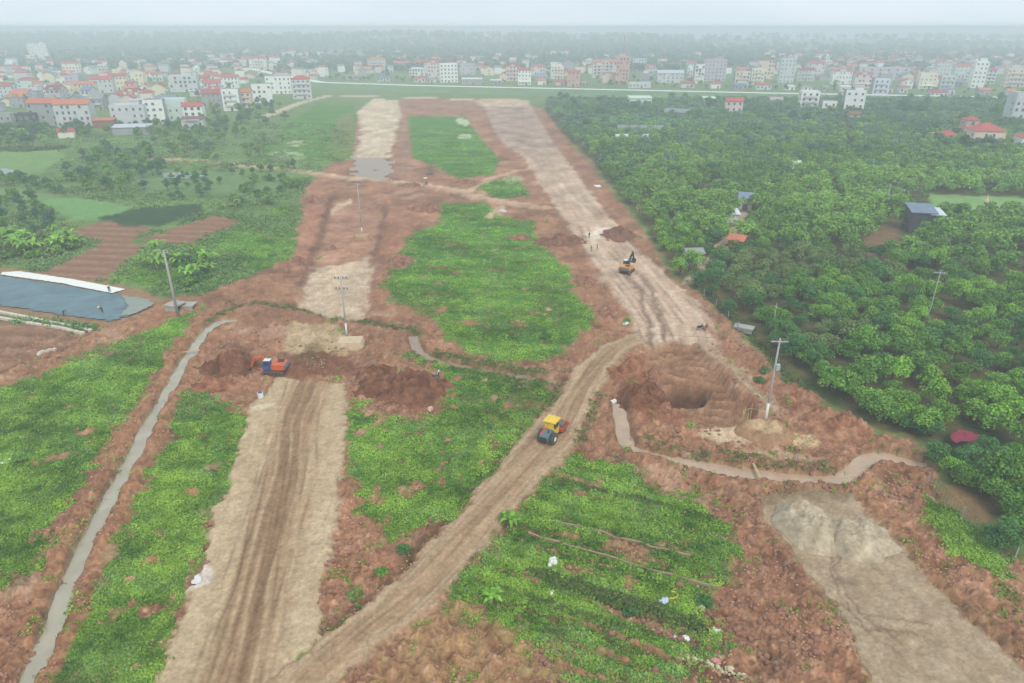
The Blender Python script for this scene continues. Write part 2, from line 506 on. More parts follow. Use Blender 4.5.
def ruts(S, T, spec, seed, dark=(112, 88, 70), amp=.6, deep=.05):
    """Tyre tracks: narrow wavering lines along a road, here and there broken."""
    global H
    for i, (o, w) in enumerate(spec):
        wob = gnoise(S / 17.0, 0 * S + i * 3.1 + seed, seed) * .7 + gnoise(S / 5.0, 0 * S + i, seed + 1) * .12
        r = np.exp(-((T - o - wob) / np.maximum(w, cell * .55)) ** 2) * np.clip(w / (cell * .55), .25, 1) * np.clip(.55 + gnoise(S / 8.0, 0 * S + i * 7.7, seed + 2) * 1.1, 0, 1) * (np.abs(T) < 900)
        mix(r * amp, dark); H -= deep * r
STRUCT = {}          # masks for the road and path sheets
flatten = np.zeros((NR, NC))
def lay(mask, h, col, a=1.0):
    """Level a bed to height h and colour it."""
    global H, GM
    mix(mask * a, col); H = H * (1 - mask) + h * mask; GM = GM * (1 - mask)

# ---- wide new road on the east side (earth and rolled gravel), runs away to the levee
E_l = [(482, 104), (485, 110), (499, 143), (523, 154), (537, 181), (561, 216), (587, 254), (607, 288), (626, 311), (634, 330), (640, 345)]
E_r = [(530, 104), (534, 110), (552, 140), (567, 160), (593, 195), (619, 228), (642, 254), (677, 284), (704, 308), (716, 328), (722, 345)]
P_e, c_e = band(E_l, E_r)
d = sdf_world(P_e, XW, YW); S, T = line_st(c_e, Xg, Yg, 22)
st = fbm(T + 0.4 * m_fbm(14, 2, 82), S * 0.05, 1.7, 4, 81, cell=cell * 0.45) ; st = np.where(T > 900, 0, st)
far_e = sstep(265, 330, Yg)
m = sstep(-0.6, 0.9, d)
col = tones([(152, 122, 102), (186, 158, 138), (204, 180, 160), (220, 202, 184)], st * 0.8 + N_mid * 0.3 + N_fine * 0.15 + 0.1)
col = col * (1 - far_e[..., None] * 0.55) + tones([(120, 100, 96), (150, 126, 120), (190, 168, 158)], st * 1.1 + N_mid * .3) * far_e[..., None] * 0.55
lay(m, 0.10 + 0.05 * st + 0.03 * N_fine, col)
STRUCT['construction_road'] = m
ruts(S, np.where(T > 900, 999, T), [(o, .22) for o in (-6.8, -5.2, -3.9, -2.3, -.8, .6, 1.9, 3.3, 4.8, 6.2, 7.4)], 150, (118, 92, 76), .8, .12)
ruts(S, np.where(T > 900, 999, T), [(o, .3) for o in (-5.8, -3, .1, 2.6, 5.4)], 156, (226, 206, 190), .45, 0)
# wheel ruts behind the far excavator
for pts in ([(622, 268), (640, 292), (648, 318), (650, 345)], [(632, 266), (655, 295), (662, 318), (664, 340)]):
    S2, T2 = line_st(np.array([W(*q) for q in chaikin(pts, False, 2)]), XW, YW, 3)
    r = np.exp(-(T2 / 0.55) ** 2) * (np.abs(T2) < 3)
    mix(r * 0.75, (120, 98, 82)); H -= 0.10 * r
mix(sstep(-0.5, 1, sdf([(585, 232), (600, 228), (620, 228), (614, 236), (596, 242), (586, 240)], 1)) * 0.9, (226, 212, 200))

# ---- curved haul road to the south-west
Cv_l = [(640, 332), (626, 336), (607, 343), (579, 363), (560, 391), (545, 416), (520, 440), (476, 493), (450, 523), (433, 540), (385, 593), (350, 616), (314, 640), (272, 684), (235, 720)]
Cv_r = [(648, 345), (636, 346), (618, 362), (604, 385), (590, 410), (579, 437), (572, 456), (547, 476), (522, 508), (497, 536), (465, 573), (433, 604), (406, 629), (380, 650), (340, 686), (305, 722)]
P_c, c_c = band(Cv_l, Cv_r)
d_c = sdf_world(P_c, Xg * 0.3 + XW * 0.7 + .2 * N_grit, Yg * 0.3 + YW * 0.7) + .2 * N_fine; S, T = line_st(c_c, Xg, Yg, 12)
st = np.where(T > 900, 0, fbm(T + 0.25 * m_fbm(11, 2, 85), S * 0.04, 1.2, 4, 84, cell=cell * 0.5))
m_c = sstep(-0.35, 0.45, d_c)
edge = np.exp(-((d_c - 0.8) / 0.6) ** 2)
col = tones([(132, 106, 84), (164, 136, 112), (184, 156, 132), (200, 176, 152)], st * 0.8 + N_fine * 0.15 + 0.05)
lay(m_c, 0.32 + 0.05 * st + 0.02 * N_fine, col)
mix(edge * 0.5 * m_c, (206, 186, 164))
ruts(S, np.where(T > 900, 999, T), [(o, .16) for o in (-2.6, -1.9, -1.1, -.5, .3, 1.0, 1.7, 2.5)], 160, (118, 92, 72), .5)
ruts(S, np.where(T > 900, 999, T), [(o, .18) for o in (-1.5, .05, 1.4, 2.9)], 166, (210, 186, 162), .4, 0)
STRUCT['dirt_road'] = m_c
# dark ditch line on its upper side
ditch = np.exp(-((d_c + 0.9) / 0.5) ** 2) * (T < 0) * (Yg < 95) * (d_c < -0.2)
mix(ditch * 0.7, (88, 70, 52)); H -= 0.35 * ditch

# ---- rolled road bed, bottom
B_l = [(277, 378), (262, 392), (247, 413), (236, 454), (226, 486), (212, 522), (201, 559), (180, 620), (157, 688), (140, 735)]
B_r = [(344, 384), (349, 400), (347, 413), (344, 454), (341, 485), (334, 540), (328, 575), (319, 632), (306, 680), (292, 735)]
P_b, c_b = band(B_l, B_r)
d_b = sdf_world(P_b, XW + .25 * N_grit, YW + .25 * N_grit) + .25 * N_fine; S, T = line_st(c_b, Xg, Yg, 14)
T = np.where(T > 900, 0, T)
st = fbm(T + 0.2 * m_fbm(16, 2, 88), S * 0.03, 2.0, 4, 87, cell=cell * 0.5)
m_b = sstep(-0.3, 0.4, d_b) * (1 - m_c)
mid = np.exp(-((T - 0.2) / 3.3) ** 4)
col = tones([(186, 164, 140), (198, 178, 154), (206, 188, 166)], N_mid * 0.6 + N_fine * .4 + st * .3)
col2 = tones([(128, 100, 78), (150, 120, 96), (174, 144, 120), (196, 170, 146)], st * 0.95 + 0.12 * N_fine)
col = col * (1 - (mid * 0.92)[..., None]) + col2 * (mid * 0.92)[..., None]
lay(m_b, 0.12 + 0.05 * st + 0.015 * N_fine, col)
STRUCT['road_bed'] = m_b
Tq = np.where(d_b < -1, 999, T); msave = C.copy(); hs_ = H.copy()
ruts(S, Tq, [(o, .17) for o in (-3.4, -2.7, -2.0, -1.3, -.5, .2, .9, 1.6, 2.3, 3.1)], 170, (116, 90, 70), .6)
ruts(S, Tq, [(o, .2) for o in (-3, -1.7, -.1, 1.3, 2.7, 4.2, -4.6)], 176, (214, 192, 168), .5, 0)
C = msave * (1 - m_b[..., None]) + C * m_b[..., None]; H = hs_ * (1 - m_b) + H * m_b
mix(m_b * sstep(0.25, 0.7, N_mid + 0.3 * st) * 0.35 * sstep(62, 80, Yg), (188, 150, 128))
# pale blocks and spoil along the west edge
mix(sstep(-0.3, 0.5, sdf([(206, 506), (216, 504), (214, 520), (196, 556), (184, 590), (172, 622), (160, 650), (152, 650), (164, 612), (182, 560), (196, 530)], 0) + 0.9 * N_fine - 0.25) * 0.8, (206, 186, 152))
mix(sstep(-0.4, 0.4, sdf([(190, 572), (206, 566), (210, 580), (200, 588), (188, 590)], 1)) * 0.95, (222, 214, 212))

# ---- moist, dug ground around the orange excavator
mix(sstep(-0.8, 1.2, sdf([(285, 362), (300, 350), (322, 348), (350, 358), (362, 368), (352, 378), (320, 376), (280, 380)], 1) + 0.5 * N_fine) * 0.85, SOILD * 0.95)
mix(sstep(-0.8, 1.2, sdf([(284, 325), (310, 322), (345, 328), (362, 345), (350, 356), (318, 350), (285, 356)], 1) + 0.7 * N_fine) * 0.9, tones([(170, 150, 118), (196, 176, 148), (206, 188, 164)], N_b))
mix(sstep(-0.5, 0.8, sdf([(305, 345), (318, 340), (330, 352), (318, 362), (292, 362)], 1) + 0.5 * N_fine) * 0.6, (112, 92, 62))
puddle = sstep(-0.2, 0.3, sdf([(254, 406), (268, 402), (276, 405), (266, 410), (255, 409)], 1)); mix(puddle, (222, 206, 186)); H *= 1 - puddle
mix(sstep(-0.2, 0.3, sdf([(252, 398), (261, 390), (267, 394), (262, 400)], 1)) * 0.7, (120, 112, 106))

# ---- sunken road bed that continues north (pale silt, red sides)
trench = sstep(-1.0, 1.0, sdf([(330, 200), (386, 200), (378, 245), (372, 290), (366, 322), (298, 312), (303, 280), (318, 240)], 1))
H = H * (1 - trench * 0.8) - 0.9 * trench
mix(trench * 0.9, tones([(146, 108, 92), (176, 134, 116), (196, 158, 140)], N_mid * .6 + N_fine * .5))
silt = sstep(-1.0, 1.2, sdf([(302, 272), (318, 264), (345, 262), (372, 252), (370, 290), (362, 324), (330, 314), (298, 308)], 1) + 1.2 * N_fine + 0.6 * N_mid)
lay(silt * trench, -0.75 + 0.05 * N_fine, tones([(186, 162, 142), (206, 186, 168), (214, 198, 182)], N_b))
side = sstep(-1, 1, sdf([(326, 200), (334, 199), (322, 240), (308, 275), (300, 290), (296, 290), (306, 262), (316, 236)], 1)); mix(side * 0.7, (112, 78, 62))
side = sstep(-1, 1, sdf([(383, 200), (388, 200), (380, 245), (374, 256), (372, 250), (377, 236)], 1)); mix(side * 0.7, (118, 84, 68))
mix(sstep(-0.5, 0.8, sdf([(330, 206), (352, 197), (354, 200), (340, 206), (333, 214)], 1)) * 0.8, (214, 190, 172))
mix(sstep(-1.0, 1.0, sdf([(306, 196), (322, 190), (322, 215), (312, 250), (300, 258), (296, 230)], 1) + N_fine) * 0.5, (182, 130, 112))
mix(sstep(-1.0, 1.0, sdf([(392, 205), (425, 200), (412, 232), (396, 262), (388, 300), (376, 300), (380, 262), (388, 230)], 1) + N_fine) * 0.5, (176, 126, 108))
# pale strip further north
ps = sstep(-1.5, 1.5, sdf([(374, 98), (398, 101), (401, 113), (396, 137), (389, 158), (354, 158), (361, 128), (357, 112)], 0) + 4.5 * N_mid + 3 * N_fine)
lay(ps, 0.05, tones([(192, 170, 150), (214, 198, 180), (224, 210, 196)], N_b + .3 * N_fine)); STRUCT['sand_bed'] = ps
# brownish tracts beside the northern strip
mix(sstep(-1.5, 1.5, sdf([(403, 116), (410, 118), (412, 157), (404, 178), (388, 176), (398, 140)], 1) + N_mid * 2) * 0.6, (168, 132, 116))
mix(sstep(-1.5, 1.5, sdf([(338, 115), (356, 112), (352, 158), (328, 158), (334, 135)], 1) + N_mid * 2) * 0.5, (164, 130, 110))

# ---- cross track, left to right in the middle distance
for k, (pts, wd) in enumerate([([(155, 158), (200, 161), (236, 165), (293, 170), (340, 177), (380, 180), (420, 184), (455, 190), (478, 198), (516, 204), (545, 208)], 2.7),
                               ([(466, 194), (490, 178), (520, 170), (530, 168)], 1.3), ([(500, 206), (494, 213), (486, 218)], 1.2)]):
    S, T = line_st(np.array([W(*q) for q in chaikin(pts, False, 2)]), XW, YW, 8)
    m = 1 - sstep(wd - 0.6, wd + 0.6, np.abs(T))
    lay(m, 0.12, tones([(180, 142, 120), (204, 174, 152), (214, 190, 170)], N_mid + .3 * N_fine), 0.95)
    STRUCT['track' if k == 0 else 'track_%d' % k] = m
for px, c in [([(268, 152), (290, 150), (306, 155), (302, 160), (272, 160)], (200, 198, 194)), ([(282, 142), (305, 140), (312, 144), (288, 147)], (206, 200, 190)), ([(455, 118), (468, 119), (470, 126), (458, 124)], (212, 214, 206)),
              ([(458, 134), (472, 134), (470, 139), (459, 139)], (206, 210, 200)), ([(500, 178), (518, 174), (524, 180), (508, 184)], (196, 184, 168))]:
    mix(sstep(-1.0, 0.5, sdf(px, 1) + N_fine) * 0.9, c)

# ---- the dug slope under the haul road: terraced ramp that falls into a pit
pit_px = [(652, 343), (693, 340), (722, 369), (742, 390), (764, 408), (748, 418), (720, 430), (697, 424), (672, 408), (664, 392), (652, 372), (645, 358)]
d_p = sdf(pit_px, 1)
pm = sstep(-0.2, 1.2, d_p)
top_y, bot_y = W(690, 342)[1], W(700, 424)[1]
tt = np.clip((top_y - YW + (Xg - W(690, 380)[0]) * 0.10) / (top_y - bot_y), 0, 1)
ramp = -2.9 * tt ** 1.15
ph_ = (Yg + 0.28 * Xg + 1.5 * m_fbm(8, 3, 95) + .5 * m_fbm(2.5, 2, 96)) * 2 * math.pi / 2.1; steps = np.sin(ph_) * np.clip(.6 + m_fbm(5, 2, 98), .15, 1.2)
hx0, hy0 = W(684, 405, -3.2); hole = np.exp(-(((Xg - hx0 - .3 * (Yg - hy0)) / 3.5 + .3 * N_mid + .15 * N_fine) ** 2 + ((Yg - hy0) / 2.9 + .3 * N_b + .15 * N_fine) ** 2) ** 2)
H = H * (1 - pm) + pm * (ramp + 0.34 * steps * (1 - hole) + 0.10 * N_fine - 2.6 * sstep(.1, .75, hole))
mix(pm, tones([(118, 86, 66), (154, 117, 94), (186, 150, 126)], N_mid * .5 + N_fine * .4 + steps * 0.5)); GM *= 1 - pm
mix(sstep(.25, .7, hole) * 0.85 * pm, (86, 58, 44))  # shade of the hollow's steep wall, painted into the soil colour
# banked red earth west of it
mix(sstep(-1, 1, sdf([(612, 366), (640, 350), (656, 368), (666, 404), (690, 424), (650, 420), (626, 404)], 1) + N_fine) * 0.8, tones([(116, 72, 56), (146, 96, 76), (160, 110, 90)], N_b + N_fine * .5))
# service track down the east side of the pit
S_l = [(682, 332), (690, 339), (722, 367), (748, 391), (776, 414)]; S_r = [(704, 332), (722, 352), (744, 371), (764, 388), (790, 412)]
P_s, c_s = band(S_l, S_r); d = sdf_world(P_s, XW, YW); S, T = line_st(c_s, Xg, Yg, 6)
st = np.where(T > 900, 0, fbm(T, S * 0.05, 1.3, 3, 97, cell=cell * .5))
m = sstep(-0.4, 0.5, d) * sstep(1.0, 7.0, S); lay(m, 0.05 + 0.05 * st, tones([(138, 112, 92), (176, 150, 128), (200, 178, 158)], st + N_fine * .2)); STRUCT['service_track'] = m
# red rubble between that track and the orchard ditch
mix(sstep(-0.6, 0.8, sdf([(700, 320), (740, 350), (790, 390), (850, 424), (860, 440), (830, 446), (800, 420), (760, 382), (724, 350), (700, 332)], 1) + N_fine * .8) * 0.55, SOIL * np.array([1.0, .9, .86]))
# silt around the pole island
for px, c in [([(697, 428), (735, 425), (752, 436), (745, 447), (706, 442)], (216, 194, 172)), ([(790, 432), (822, 437), (826, 446), (806, 450), (780, 440)], (214, 186, 154)), ([(735, 452), (770, 448), (828, 456), (826, 462), (760, 460)], (186, 160, 138))]:
    m = sstep(-0.3, 0.6, sdf(px, 1) + 0.4 * N_fine); lay(m * 0.9, 0.02, s2l(c) * (1 + 0.12 * N_b[..., None]))

# ---- sandy lot, bottom right
lot_px = [(756, 497), (800, 490), (851, 492), (883, 529), (929, 582), (1000, 646), (1050, 692), (1120, 760), (930, 760), (872, 684), (851, 643), (822, 593), (787, 550), (768, 520)]
d_l = sdf(lot_px, 0); m_l = sstep(-0.3, 0.5, d_l)
fine_sw = m_fbm(1.5, 4, 101)
col = tones([(160, 138, 112), (180, 160, 132), (194, 176, 150), (202, 186, 162)], N_a * .5 + N_b * .45 + fine_sw * 0.35)
lay(m_l, 0.03 + 0.03 * fine_sw, col); STRUCT['sand_lot'] = m_l
for cx, cyy, rad, a0, a1 in [(955, 470, 250, 95, 150), (960, 475, 262, 100, 150), (800, 700, 150, 10, 70), (960, 700, 115, 100, 190), (1010, 560, 170, 130, 185), (1015, 565, 180, 130, 185)]:
    pts = [(cx + rad * math.cos(R(a)), cyy + rad * 0.62 * math.sin(R(a))) for a in np.linspace(a0, a1, 14)]
    pts = [p for p in pts if p[1] > 420]
    if len(pts) > 2:
        S, T = line_st(np.array([W(*q) for q in pts]), XW, YW, 2.0)
        r = np.exp(-(T / 0.16) ** 2) * (np.abs(T) < 2) * m_l
        mix(r * 0.6, (126, 104, 80)); H -= 0.05 * r
for c, r in [((846, 585), 0.75), ((812, 592), 0.5)]:
    q = W(*c); k = np.exp(-(((XW - q[0]) / (r * 1.5)) ** 2 + ((YW - q[1]) / r) ** 2) * 1.5); mix(k * 0.6, (120, 104, 84))
wet = sstep(-0.4, 0.8, sdf([(752, 494), (790, 487), (850, 488), (850, 500), (800, 500), (768, 508)], 1) + N_fine) * 0.55; mix(wet, (126, 108, 78))
# bank around the lot
bank = np.exp(-((d_l + 1.1) / 0.9) ** 2) * (Yg < 82); H += 0.45 * bank; mix(bank * 0.4 * (Xg > W(880, 560)[0]), (132, 110, 76))

# ---- canals: a carved bed, light banks, muddy water on a level of its own
canals = [('canal_water',   [(5, 720), (25, 683), (51, 627), (73, 566), (96, 522), (116, 484), (135, 450), (146, 425), (164, 396), (181, 364), (193, 348), (205, 330), (221, 319), (236, 320)], 0.66, (172, 164, 142)),
          ('canal_water',   [(619, 399), (621, 420), (626, 440), (634, 447), (663, 455), (690, 461), (713, 466), (757, 472), (800, 477), (841, 479), (855, 467), (869, 456), (884, 453), (905, 459), (928, 465)], 0.80, (186, 156, 130)),
          ('canal_water',   [(413, 334), (418, 352), (440, 361), (470, 367), (500, 372), (530, 377), (556, 381)], 0.72, (156, 130, 104))]
water_strips = []
for k, (nm, px, hw, c) in enumerate(canals):
    line = np.array([W(*q) for q in chaikin(px, False, 2)])
    S, T = line_st(line, Xg * .7 + XW * .3, Yg * .7 + YW * .3, 8)
    wv = hw * np.ones_like(S)
    if k == 1: wv = np.where((S > 12.2) & (S < 19.5), hw * 0.55, hw * 1.12)
    a = np.abs(T)
    carve = 1 - sstep(wv - 0.05, wv + 0.40, a)
    berm = np.exp(-((a - wv - 1.3) / 0.7) ** 2)
    vis = (a < 900)
    H = H * (1 - carve * vis) - 0.75 * carve * vis
    H += 0.42 * berm * vis * (1 - np.maximum(m_c, m_b))
    mix(np.exp(-((a - wv - 0.45) / 0.35) ** 2) * 0.5 * vis, (104, 86, 58))
    mix(carve * vis, c); GM = GM * (1 - np.where(vis, 1 - sstep(wv + 0.3, wv + 0.9, a), 0))
    water_strips.append((nm, line, wv, S, T, c, carve * vis))
    if k == 0:   # both towpaths of the long canal are bare red soil
        bare = (1 - sstep(2.4, 3.3, a + N_fine * 0.5)) * sstep(wv + .3, wv + .6, a); mix(bare * 0.9, tones([(136, 98, 74), (166, 122, 96), (186, 142, 116)], N_fine + .5 * N_grit)); GM *= 1 - bare * .95
# overgrown drainage line that winds through the earthworks
dr_line = np.array([W(*q) for q in chaikin([(206, 322), (240, 303), (275, 304), (300, 309), (350, 318), (412, 328), (420, 332)], False, 2)])
S, T_dr = line_st(dr_line, XW, YW, 5)
dr = np.exp(-(T_dr / 0.8) ** 2) * (np.abs(T_dr) < 5); mix(dr * 0.8, (84, 84, 52)); H -= 0.5 * dr
# dark weedy ditch along the orchard
dx_line = np.array([W(*q) for q in chaikin([(690, 283), (704, 290), (730, 314), (764, 346), (785, 372), (802, 390)], False, 2)])
S, T = line_st(dx_line, XW, YW, 5); dr = np.exp(-(T / 0.9) ** 2) * (np.abs(T) < 5); mix(dr * 0.85, (72, 62, 44)); H -= 0.7 * dr
# garden furrows of the southern field
for pts in ([(512, 524), (560, 535), (640, 558), (735, 585)], [(490, 596), (540, 612), (600, 636), (700, 668), (760, 684)], [(528, 570), (570, 590), (640, 612), (706, 632)]):
    S, T = line_st(np.array([W(*q) for q in pts]), XW, YW, 3); dr = np.exp(-(T / 0.45) ** 2) * (np.abs(T) < 3); mix(dr * 0.8, (112, 92, 62)); H -= 0.3 * dr; GM *= 1 - dr
spoil = sstep(0.2, 0.55, N_grit + .5 * N_fine) * sstep(-0.2, 0.6, sdf([(600, 600), (660, 622), (720, 652), (760, 676), (752, 690), (690, 668), (640, 640), (600, 616)], 1)); mix(spoil * .8, (206, 190, 160))

# ---- orchard lanes
lane = [(690, 284), (702, 272), (716, 255), (728, 238), (736, 226), (746, 214)]
S, T = line_st(np.array([W(*q) for q in chaikin(lane, False, 2)]), XW, YW, 6); m_lane = 1 - sstep(1.0, 1.7, np.abs(T)); lay(m_lane, 0.1, tones([(184, 160, 138), (206, 190, 170)], N_b)); STRUCT['footpath'] = m_lane
for px, c in [([(928, 482), (955, 482), (1000, 512), (990, 530), (950, 512)], (146, 116, 92)), ([(868, 462), (924, 462), (926, 500), (930, 515), (905, 500), (880, 478)], (150, 108, 84)), ([(896, 215), (906, 262), (870, 266), (850, 250)], (140, 112, 90))]:
    m = sstep(-.5, .8, sdf(px, 1) + .6 * N_fine); mix(m * .8, np.clip(s2l(c) * (1 + .2 * N_b[..., None]), 0, 1))

# ---- the levee road far away, and the ground behind it
LV_Z = 4.0
lv_px = [(60, 52), (170, 58.5), (240, 66.5), (286, 76), (322, 82.3), (420, 85.5), (560, 88.5), (770, 93), (1024, 97.5), (1500, 104)]
lv = np.array([W(u, v, LV_Z) for u, v in lv_px])
lo_px = [(262, 118), (300, 103), (330, 95.5), (372, 96.5), (430, 98), (500, 101), (545, 102)]
S, T = line_st(np.array([W(u, v) for u, v in lo_px]), XW, YW, 20); m = 1 - sstep(2.5, 4.5, np.abs(T)); lay(m, 0.1, tones([(200, 184, 164), (214, 204, 190)], N_b)); STRUCT['country_lane'] = m
mix(sstep(-2, 2, sdf([(474, 98), (528, 99), (530, 105), (500, 107), (478, 106)], 1) + 2 * N_mid) * .9, (206, 184, 160))

# ---- rolling low hills behind the town close the view
H += sstep(1700, 2500, Yg) * (1 - sstep(2700, 3000, Yg)) * (14 + 10 * m_fbm(900, 3, 131)) * sstep(-4000, -300, -np.abs(Xg + 700))

basin = sstep(-1.5, 0, sdf([(-90, 258), (2, 269), (70, 276), (140, 291), (160, 301), (134, 320), (112, 327), (60, 320), (0, 311), (-90, 300)], 0, False)); H *= 1 - basin; GM *= 1 - basin
mix(basin * .9, tones([(150, 116, 92), (176, 140, 116)], N_fine))
pud = sstep(-.2, 1.2, sdf([(356, 159), (366, 157.5), (380, 159), (389, 158), (386, 168), (385, 176), (378, 178.5), (366, 177), (358, 177.5), (357, 168)], 0) + 1.2 * N_fine); H = H * (1 - pud) - .35 * pud
C *= np.array([0.88, 0.82, 0.685]) * (1 - m_l[..., None]) + np.array([0.77, 0.71, 0.66]) * m_l[..., None]
C = np.where((GM > .5)[..., None], C * np.array([.85, 1.0, .8]), C)
farsoil = soil_rough * (1 - np.clip(GM, 0, 1)) * sstep(115, 160, Yg)
rug = fbm(Xg, Yg * .7, 9, 5, 271); C *= np.clip(1 + farsoil * (.42 * rug), .5, 1.6)[..., None]
H += farsoil * .5 * fbm(Xg, Yg, 7, 4, 272, cell=cell)
GRIT = np.clip(soil_rough * (1 - np.clip(GM, 0, 1)) * (1 - np.maximum.reduce([m_b * .75, m_c * .75, m_l * .7, STRUCT['construction_road'] * .6])), 0, 1)
g1 = gnoise(Xg / .27, Yg / .27, 261) * np.clip(.27 / (1.2 * cell) - .1, 0, 1) + .8 * gnoise(Xg / .6, Yg / .6, 262) * np.clip(.6 / (1.6 * cell) - .1, 0, 1) + .6 * gnoise(Xg / 1.6, Yg / 1.6, 263) * np.clip(1.6 / (2 * cell), 0, 1)
C *= np.clip(1 + (.34 * g1) * (.25 + .75 * GRIT), .45, 1.7)[..., None]
H += .10 * g1 * GRIT
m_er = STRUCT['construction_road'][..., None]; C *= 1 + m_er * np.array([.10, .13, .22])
H = np.where(Yg < 15, 0, H)
_us, _ys = us, ys
def ground_z(x, y):
    """Bilinear height of the sheet at (x, y)."""
    r = np.interp(y, _ys, np.arange(NR)); u = 512 + x * FPX / (y * CP + CAM_H * SP); c = np.interp(u, _us, np.arange(NC))
    r0 = min(int(r), NR - 2); c0 = min(int(c), NC - 2); fr, fc = r - r0, c - c0
    return float((H[r0, c0] * (1 - fc) + H[r0, c0 + 1] * fc) * (1 - fr) + (H[r0 + 1, c0] * (1 - fc) + H[r0 + 1, c0 + 1] * fc) * fr)
def P3(u, v, dz=0.0):
    x, y = W(u, v); return Vector((x, y, ground_z(x, y) + dz))
def sample(arr, x, y):
    r = np.clip(np.round(np.interp(y, _ys, np.arange(NR))).astype(int), 0, NR - 1); u = 512 + x * FPX / (y * CP + CAM_H * SP)
    c = np.clip(np.round(np.interp(u, _us, np.arange(NC))).astype(int), 0, NC - 1)
    return arr[r, c]

# ---- the sheets
def earth_material():
    m = bpy.data.materials.new("earth"); m.use_nodes = True; nt = m.node_tree; b = nt.nodes["Principled BSDF"]
    b.inputs['Roughness'].default_value = 0.95; b.inputs['Specular IOR Level'].default_value = 0.15
    at = nt.nodes.new("ShaderNodeAttribute"); at.attribute_name = "col"
    ge = nt.nodes.new("ShaderNodeNewGeometry")
    n1 = nt.nodes.new("ShaderNodeTexNoise"); n1.inputs['Scale'].default_value = 2.6; n1.inputs['Detail'].default_value = 5; n1.inputs['Roughness'].default_value = 0.7
    nt.links.new(ge.outputs['Position'], n1.inputs['Vector'])
    mr = nt.nodes.new("ShaderNodeMapRange"); mr.inputs['From Min'].default_value = 0.34; mr.inputs['From Max'].default_value = 0.66; mr.inputs['To Min'].default_value = 0.66; mr.inputs['To Max'].default_value = 1.32
    n3 = nt.nodes.new("ShaderNodeTexNoise"); n3.inputs['Scale'].default_value = 0.55; n3.inputs['Detail'].default_value = 8; n3.inputs['Roughness'].default_value = 0.75
    nt.links.new(ge.outputs['Position'], n3.inputs['Vector'])
    mm_ = nt.nodes.new("ShaderNodeMath"); mm_.operation = 'MULTIPLY_ADD'; mm_.inputs[1].default_value = .5
    hf = nt.nodes.new("ShaderNodeMath"); hf.operation = 'MULTIPLY'; hf.inputs[1].default_value = .5
    nt.links.new(n3.outputs['Fac'], hf.inputs[0]); nt.links.new(n1.outputs['Fac'], mm_.inputs[0]); nt.links.new(hf.outputs[0], mm_.inputs[2])
    nt.links.new(mm_.outputs[0], mr.inputs['Value'])
    mu = nt.nodes.new("ShaderNodeMix"); mu.data_type = 'RGBA'; mu.blend_type = 'MULTIPLY'; mu.inputs[0].default_value = 1.0
    nt.links.new(at.outputs['Color'], mu.inputs[6]); nt.links.new(mr.outputs['Result'], mu.inputs[7])
    nt.links.new(mu.outputs[2], b.inputs['Base Color'])
    bp = nt.nodes.new("ShaderNodeBump"); bp.inputs['Strength'].default_value = 0.6; bp.inputs['Distance'].default_value = 0.12
    nt.links.new(n1.outputs['Fac'], bp.inputs['Height']); nt.links.new(bp.outputs['Normal'], b.inputs['Normal'])
    return m
EARTH = earth_material()

def grid_sheet(name, mask=None, lift=0.0, kind='structure'):
    """The sheet itself, or the cells of it that a mask covers, raised a little as a layer on top."""
    if mask is None:
        rr, cc = np.meshgrid(np.arange(NR - 1), np.arange(NC - 1), indexing='ij'); sel = np.ones((NR - 1, NC - 1), bool)
    else:
        mm = mask > 0.5; sel = mm[:-1, :-1] & mm[1:, :-1] & mm[:-1, 1:] & mm[1:, 1:]
    r, c = np.nonzero(sel)
    quad = np.stack([r * NC + c, r * NC + c + 1, (r + 1) * NC + c + 1, (r + 1) * NC + c], 1)
    used, inv = np.unique(quad, return_inverse=True); inv = inv.reshape(-1, 4)
    co = np.stack([Xg.ravel()[used], Yg.ravel()[used], H.ravel()[used] + lift], 1)
    me = bpy.data.meshes.new(name)
    me.vertices.add(len(used)); me.vertices.foreach_set("co", co.ravel())
    me.loops.add(inv.size); me.loops.foreach_set("vertex_index", inv.ravel().astype(np.int32))
    me.polygons.add(len(inv)); me.polygons.foreach_set("loop_start", np.arange(0, inv.size, 4, dtype=np.int32)); me.polygons.foreach_set("loop_total", np.full(len(inv), 4, np.int32))
    me.update(calc_edges=True)
    at = me.color_attributes.new("col", 'FLOAT_COLOR', 'POINT')
    cc4 = np.concatenate([np.clip(C.reshape(-1, 3)[used], 0, 1), np.ones((len(used), 1))], 1)
    at.data.foreach_set("color", cc4.ravel())
    me.polygons.foreach_set("use_smooth", np.ones(len(inv), bool))
    return tag(link_mesh(name, me, EARTH), kind=kind)

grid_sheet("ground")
names = {'construction_road': 'road', 'dirt_road': 'road', 'road_bed': 'road', 'sand_bed': 'road', 'track': 'path', 'track_1': 'path', 'track_2': 'path', 'service_track': 'road', 'sand_lot': 'sand_field', 'footpath': 'path', 'country_lane': 'country_lane'}
LIFT = 0.02
for k, mk in STRUCT.items():
    LIFT += 0.004; grid_sheet(names[k], mk, LIFT)
for k, mk in enumerate(lawn_masks):
    LIFT += 0.004; grid_sheet("lawn_field", mk, LIFT)
grid_sheet("ploughed_field", PM, LIFT + .004)

